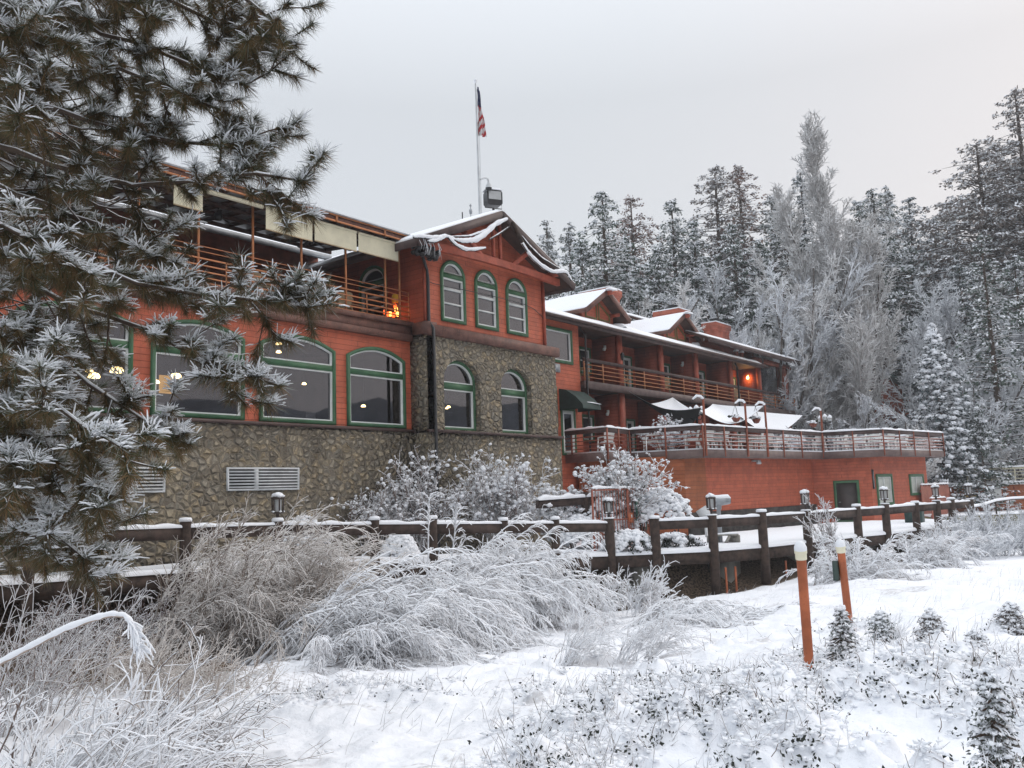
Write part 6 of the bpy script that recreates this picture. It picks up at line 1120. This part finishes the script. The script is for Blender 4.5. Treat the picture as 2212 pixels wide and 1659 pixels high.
# ------------------------------------------------------------------ the big pine at the left
r = np.random.default_rng(99)
pine = thing('pine_tree', 'large dark ponderosa pine with snow covered needle tufts filling the left side', 'tree', (0, 0, 0)); TP = at(-330, 1300, 9.0); pine.location = (TP[0], TP[1], float(gz(TP[0], TP[1])))
zz_ = np.linspace(float(gz(TP[0], TP[1]))-.4, 9.5, 9); mb = MB(); mb.tube([(TP[0]+.1*math.sin(z), TP[1]+.08*math.cos(z*1.3), z) for z in zz_], np.linspace(.34, .22, 9), 12); mb.build('trunk', 'bark', pine, smooth=True)
BR = [[(-330, -160, 9), (100, -90, 8.6), (330, -20, 8.2), (480, 55, 7.8), (570, 90, 7.6), (650, 100, 7.5)], [(-330, -220, 9), (150, -140, 8.3), (400, -70, 7.8), (570, 10, 7.4), (600, 60, 7.3)],
 [(-330, -60, 9), (60, 0, 8.2), (240, 70, 7.8), (380, 130, 7.6), (480, 165, 7.5), (530, 190, 7.5)], [(-330, 0, 9), (60, 60, 8), (200, 120, 7.5), (360, 190, 7.4), (480, 240, 7.3)],
 [(-330, 130, 9), (0, 200, 8), (200, 270, 7.6), (360, 310, 7.5), (480, 325, 7.4), (555, 305, 7.3)], [(-330, 230, 9), (40, 330, 8), (230, 395, 7.7), (430, 400, 7.5), (540, 368, 7.3), (600, 374, 7.2), (662, 396, 7.15)],
 [(-330, 300, 9), (0, 400, 8.4), (170, 470, 8), (310, 530, 7.8), (400, 570, 7.7)], [(-330, 420, 9), (-20, 500, 8), (160, 560, 7.4), (330, 620, 7.1), (460, 650, 7), (560, 658, 6.9), (630, 662, 6.85)],
 [(-330, 500, 9), (0, 600, 8), (180, 660, 7.5), (330, 730, 7.2), (460, 790, 7.1), (530, 812, 7.05), (600, 832, 7)], [(-330, 600, 9), (-20, 690, 8.3), (110, 760, 8), (230, 860, 7.8), (320, 920, 7.7), (395, 935, 7.6)],
 [(-330, 640, 8.6), (-60, 740, 6.6), (60, 830, 6.1), (150, 900, 5.9), (215, 945, 5.8), (255, 965, 5.75)], [(-330, 760, 8.6), (-60, 900, 6.6), (70, 980, 6.2), (170, 1040, 6), (255, 1075, 5.9)],
 [(-330, 820, 8.6), (-80, 960, 6.2), (30, 950, 5.9), (50, 980, 5.8), (30, 1010, 5.75)], [(-330, 900, 8.6), (-60, 1030, 6.8), (60, 1120, 6.4), (140, 1170, 6.2), (185, 1215, 6.1)],
 [(-330, -300, 9), (0, -200, 8), (180, -100, 7.5), (260, -20, 7.3), (300, 20, 7.2)], [(-330, 60, 8.6), (-100, 130, 7), (20, 180, 6.6), (80, 230, 6.5), (100, 255, 6.45)], [(-330, 280, 8.6), (-100, 420, 7), (20, 500, 6.6), (100, 545, 6.5), (210, 590, 6.4)],
 [(-330, -100, 8.6), (-120, 0, 7), (-20, 40, 6.7), (30, 70, 6.6)], [(-330, 400, 8.6), (-120, 560, 7.2), (0, 690, 7), (80, 760, 6.9), (150, 840, 6.8)], [(-330, 980, 8.6), (-120, 1120, 7.2), (20, 1160, 7), (100, 1200, 6.9), (200, 1190, 6.9)]]
prim = np.zeros((len(BR), 14, 3)); s_ = np.linspace(0, 1, 14)
for i, b in enumerate(BR):
    P = np.array([at(*q) for q in b]); d = np.concatenate([[0], np.cumsum(np.linalg.norm(np.diff(P, axis=0), axis=1))]); d /= d[-1]; prim[i] = np.stack([np.interp(s_, d, P[:, k]) for k in range(3)], -1)
    prim[i, 1:-1] = (prim[i, :-2]+2*prim[i, 1:-1]+prim[i, 2:])/4
prim[:, 1:] += r.normal(0, .02, prim[:, 1:].shape)
Q = np.concatenate([sprout(prim, 9, .5, 1.0, (.28, .75), (22, 62), .45, 7, r, up=-.05, jit=.09, taper=.35), sprout(prim, 7, .75, 1.0, (.08, .25), (25, 70), .3, 7, r, up=.0, jit=.09)]); Z = sprout(Q, 2, .35, .85, (.15, .34), (25, 60), -.6, 5, r, jit=.09)
inr = []                                                                       # shaded inner boughs between the long ones
fx = np.interp
ys = r.uniform(-60, 1160, 620); xm = np.interp(ys, [-60, 40, 130, 230, 350, 450, 560, 660, 740, 800, 900, 1000, 1160], [330, 260, 170, 150, 250, 270, 240, 220, 150, 90, 110, 130, 110]); xs = -140+(xm+140)*r.random(620)**.8; Dd = r.uniform(7.8, 10.2, 620)
k = ~((xs > 170)&(ys > 740)&(ys < 870)); xs, ys, Dd = xs[k], ys[k], Dd[k]
Ci = np.array([at(a, b, c) for a, b, c in zip(xs, ys, Dd)]); inner = grow(Ci, rdir(r.normal(.0, 1.2, len(Ci)), np.radians(r.uniform(-60, 25, len(Ci)))), r.uniform(.3, .8, len(Ci)), -.5, 6, r, .12)
mb = MB()
for X, a, b, n_ in ((prim, .042, .011, 6), (Q, .011, .007, 4), (Z, .007, .006, 4), (inner, .010, .006, 4)): V, F = tubes(X, rad(X, a, b), n_); mb.add(V, F)
mb.build('branches', 'bark', pine)
TC = [prim[:, -1], prim[:, -2]*.5+prim[:, -1]*.5, Q[:, -1], Z[:, -1], inner[:, -1], Q[::2, 4]]; TA = [prim[:, -1]-prim[:, -2], prim[:, -1]-prim[:, -2], Q[:, -1]-Q[:, -2], Z[:, -1]-Z[:, -2], inner[:, -1]-inner[:, -2], Q[::2, 4]-Q[::2, 3]]
sn_ = [r.uniform(.6, 1, len(prim)), r.uniform(.5, 1, len(prim)), r.uniform(.1, 1, len(Q)), r.uniform(.1, .9, len(Z)), r.uniform(0, .35, len(inner)), r.uniform(0, .6, len(Q[::2]))]; nd_ = [1, 1, 1, 1, .8]
C = np.concatenate(TC); A = unit(np.concatenate(TA)); SN = np.concatenate(sn_); low = np.clip((C[:, 2]-4)/-6, 0, 1); SN = np.clip(SN*(.55+.75*low), 0, 1)
n = 215; N = len(C); a = np.radians(r.uniform(15, 100, (N, n)))[..., None]; q = unit(np.cross(A[:, None], r.normal(size=(N, n, 3)))); d = unit(A[:, None]*np.cos(a)+q*np.sin(a)-np.array([0, 0, .30])); B = C[:, None]-A[:, None]*r.uniform(0, 1, (N, n, 1))**1.3*.24*r.uniform(.4, 1.1, (N, 1, 1)); ln_ = r.uniform(.10, .19, (N, n, 1))*(r.uniform(.62, 1.15, (N, 1, 1)))
w = unit(np.cross(d, r.normal(size=d.shape)))*.0024; tip = B+d*ln_-np.array([0, 0, 1.])*ln_**2*.5; V = np.stack([B-w, B+w, tip], 2)
up = d[..., 2]; u_ = r.random((N, n)); fro = u_ < np.clip(.02+.5*SN[:, None]+.5*up, .02, .85); brown = (~fro)&(up < -.1)&(r.random((N, n)) < .6); mb = MB(); V3 = V.reshape(-1, 3)
for mi, mk in ((0, (~fro)&(~brown)), (1, brown), (2, fro)):
    ii = np.nonzero(mk.ravel())[0]; vv = V.reshape(-1, 3, 3)[ii].reshape(-1, 3); mb.add(vv, np.arange(len(vv)).reshape(-1, 3), mi)
mb.build('needles', ['needle', 'needle_b', 'needle_f'], pine)
# snow fingers lying along the upper needles
mk = (up > -.05)&(r.random((N, n)) < (SN[:, None]**1.3)*.8); ii = np.nonzero(mk.ravel())[0]; b0 = B.reshape(-1, 3)[ii]; t0 = tip.reshape(-1, 3)[ii]; f0, f1 = r.uniform(.15, .45, (len(ii), 1)), r.uniform(.75, 1.0, (len(ii), 1)); pts = np.stack([b0+(t0-b0)*f0, b0+(t0-b0)*(f0+f1)/2+np.array([0, 0, .006]), b0+(t0-b0)*f1], 1); rs_ = r.uniform(.0028, .0066, len(ii))
V, F = tubes(pts, np.column_stack([rs_*.8, rs_, rs_*.55]), 4); mb = MB(); mb.add(V, F)
kk = (up > .12)&(r.random((N, n)) < (np.clip(SN-.3, 0, 1)[:, None])*.26); i2 = np.nonzero(kk.ravel())[0]; uq = r.uniform(.1, .75, (len(i2), 1)); Cb = B.reshape(-1, 3)[i2]*(1-uq)+tip.reshape(-1, 3)[i2]*uq; V, F = blobs(Cb, r.uniform(.009, .024, len(Cb)), r, .55, .4); mb.add(V, F)
for X in (prim,): S2 = X[:, 5:]+np.array([0, 0, .014]); V, F = tubes(S2+r.normal(0, .006, S2.shape), rad(S2, .014, .009)*r.uniform(.2, 1.2, S2.shape[:2]), 5); mb.add(V, F)
S2 = Q[::2]+np.array([0, 0, .006]); V, F = tubes(S2, rad(S2, .008, .007)*r.uniform(.2, 1.2, S2.shape[:2]), 4); mb.add(V, F); mb.build('needle_snow', 'snow', pine)
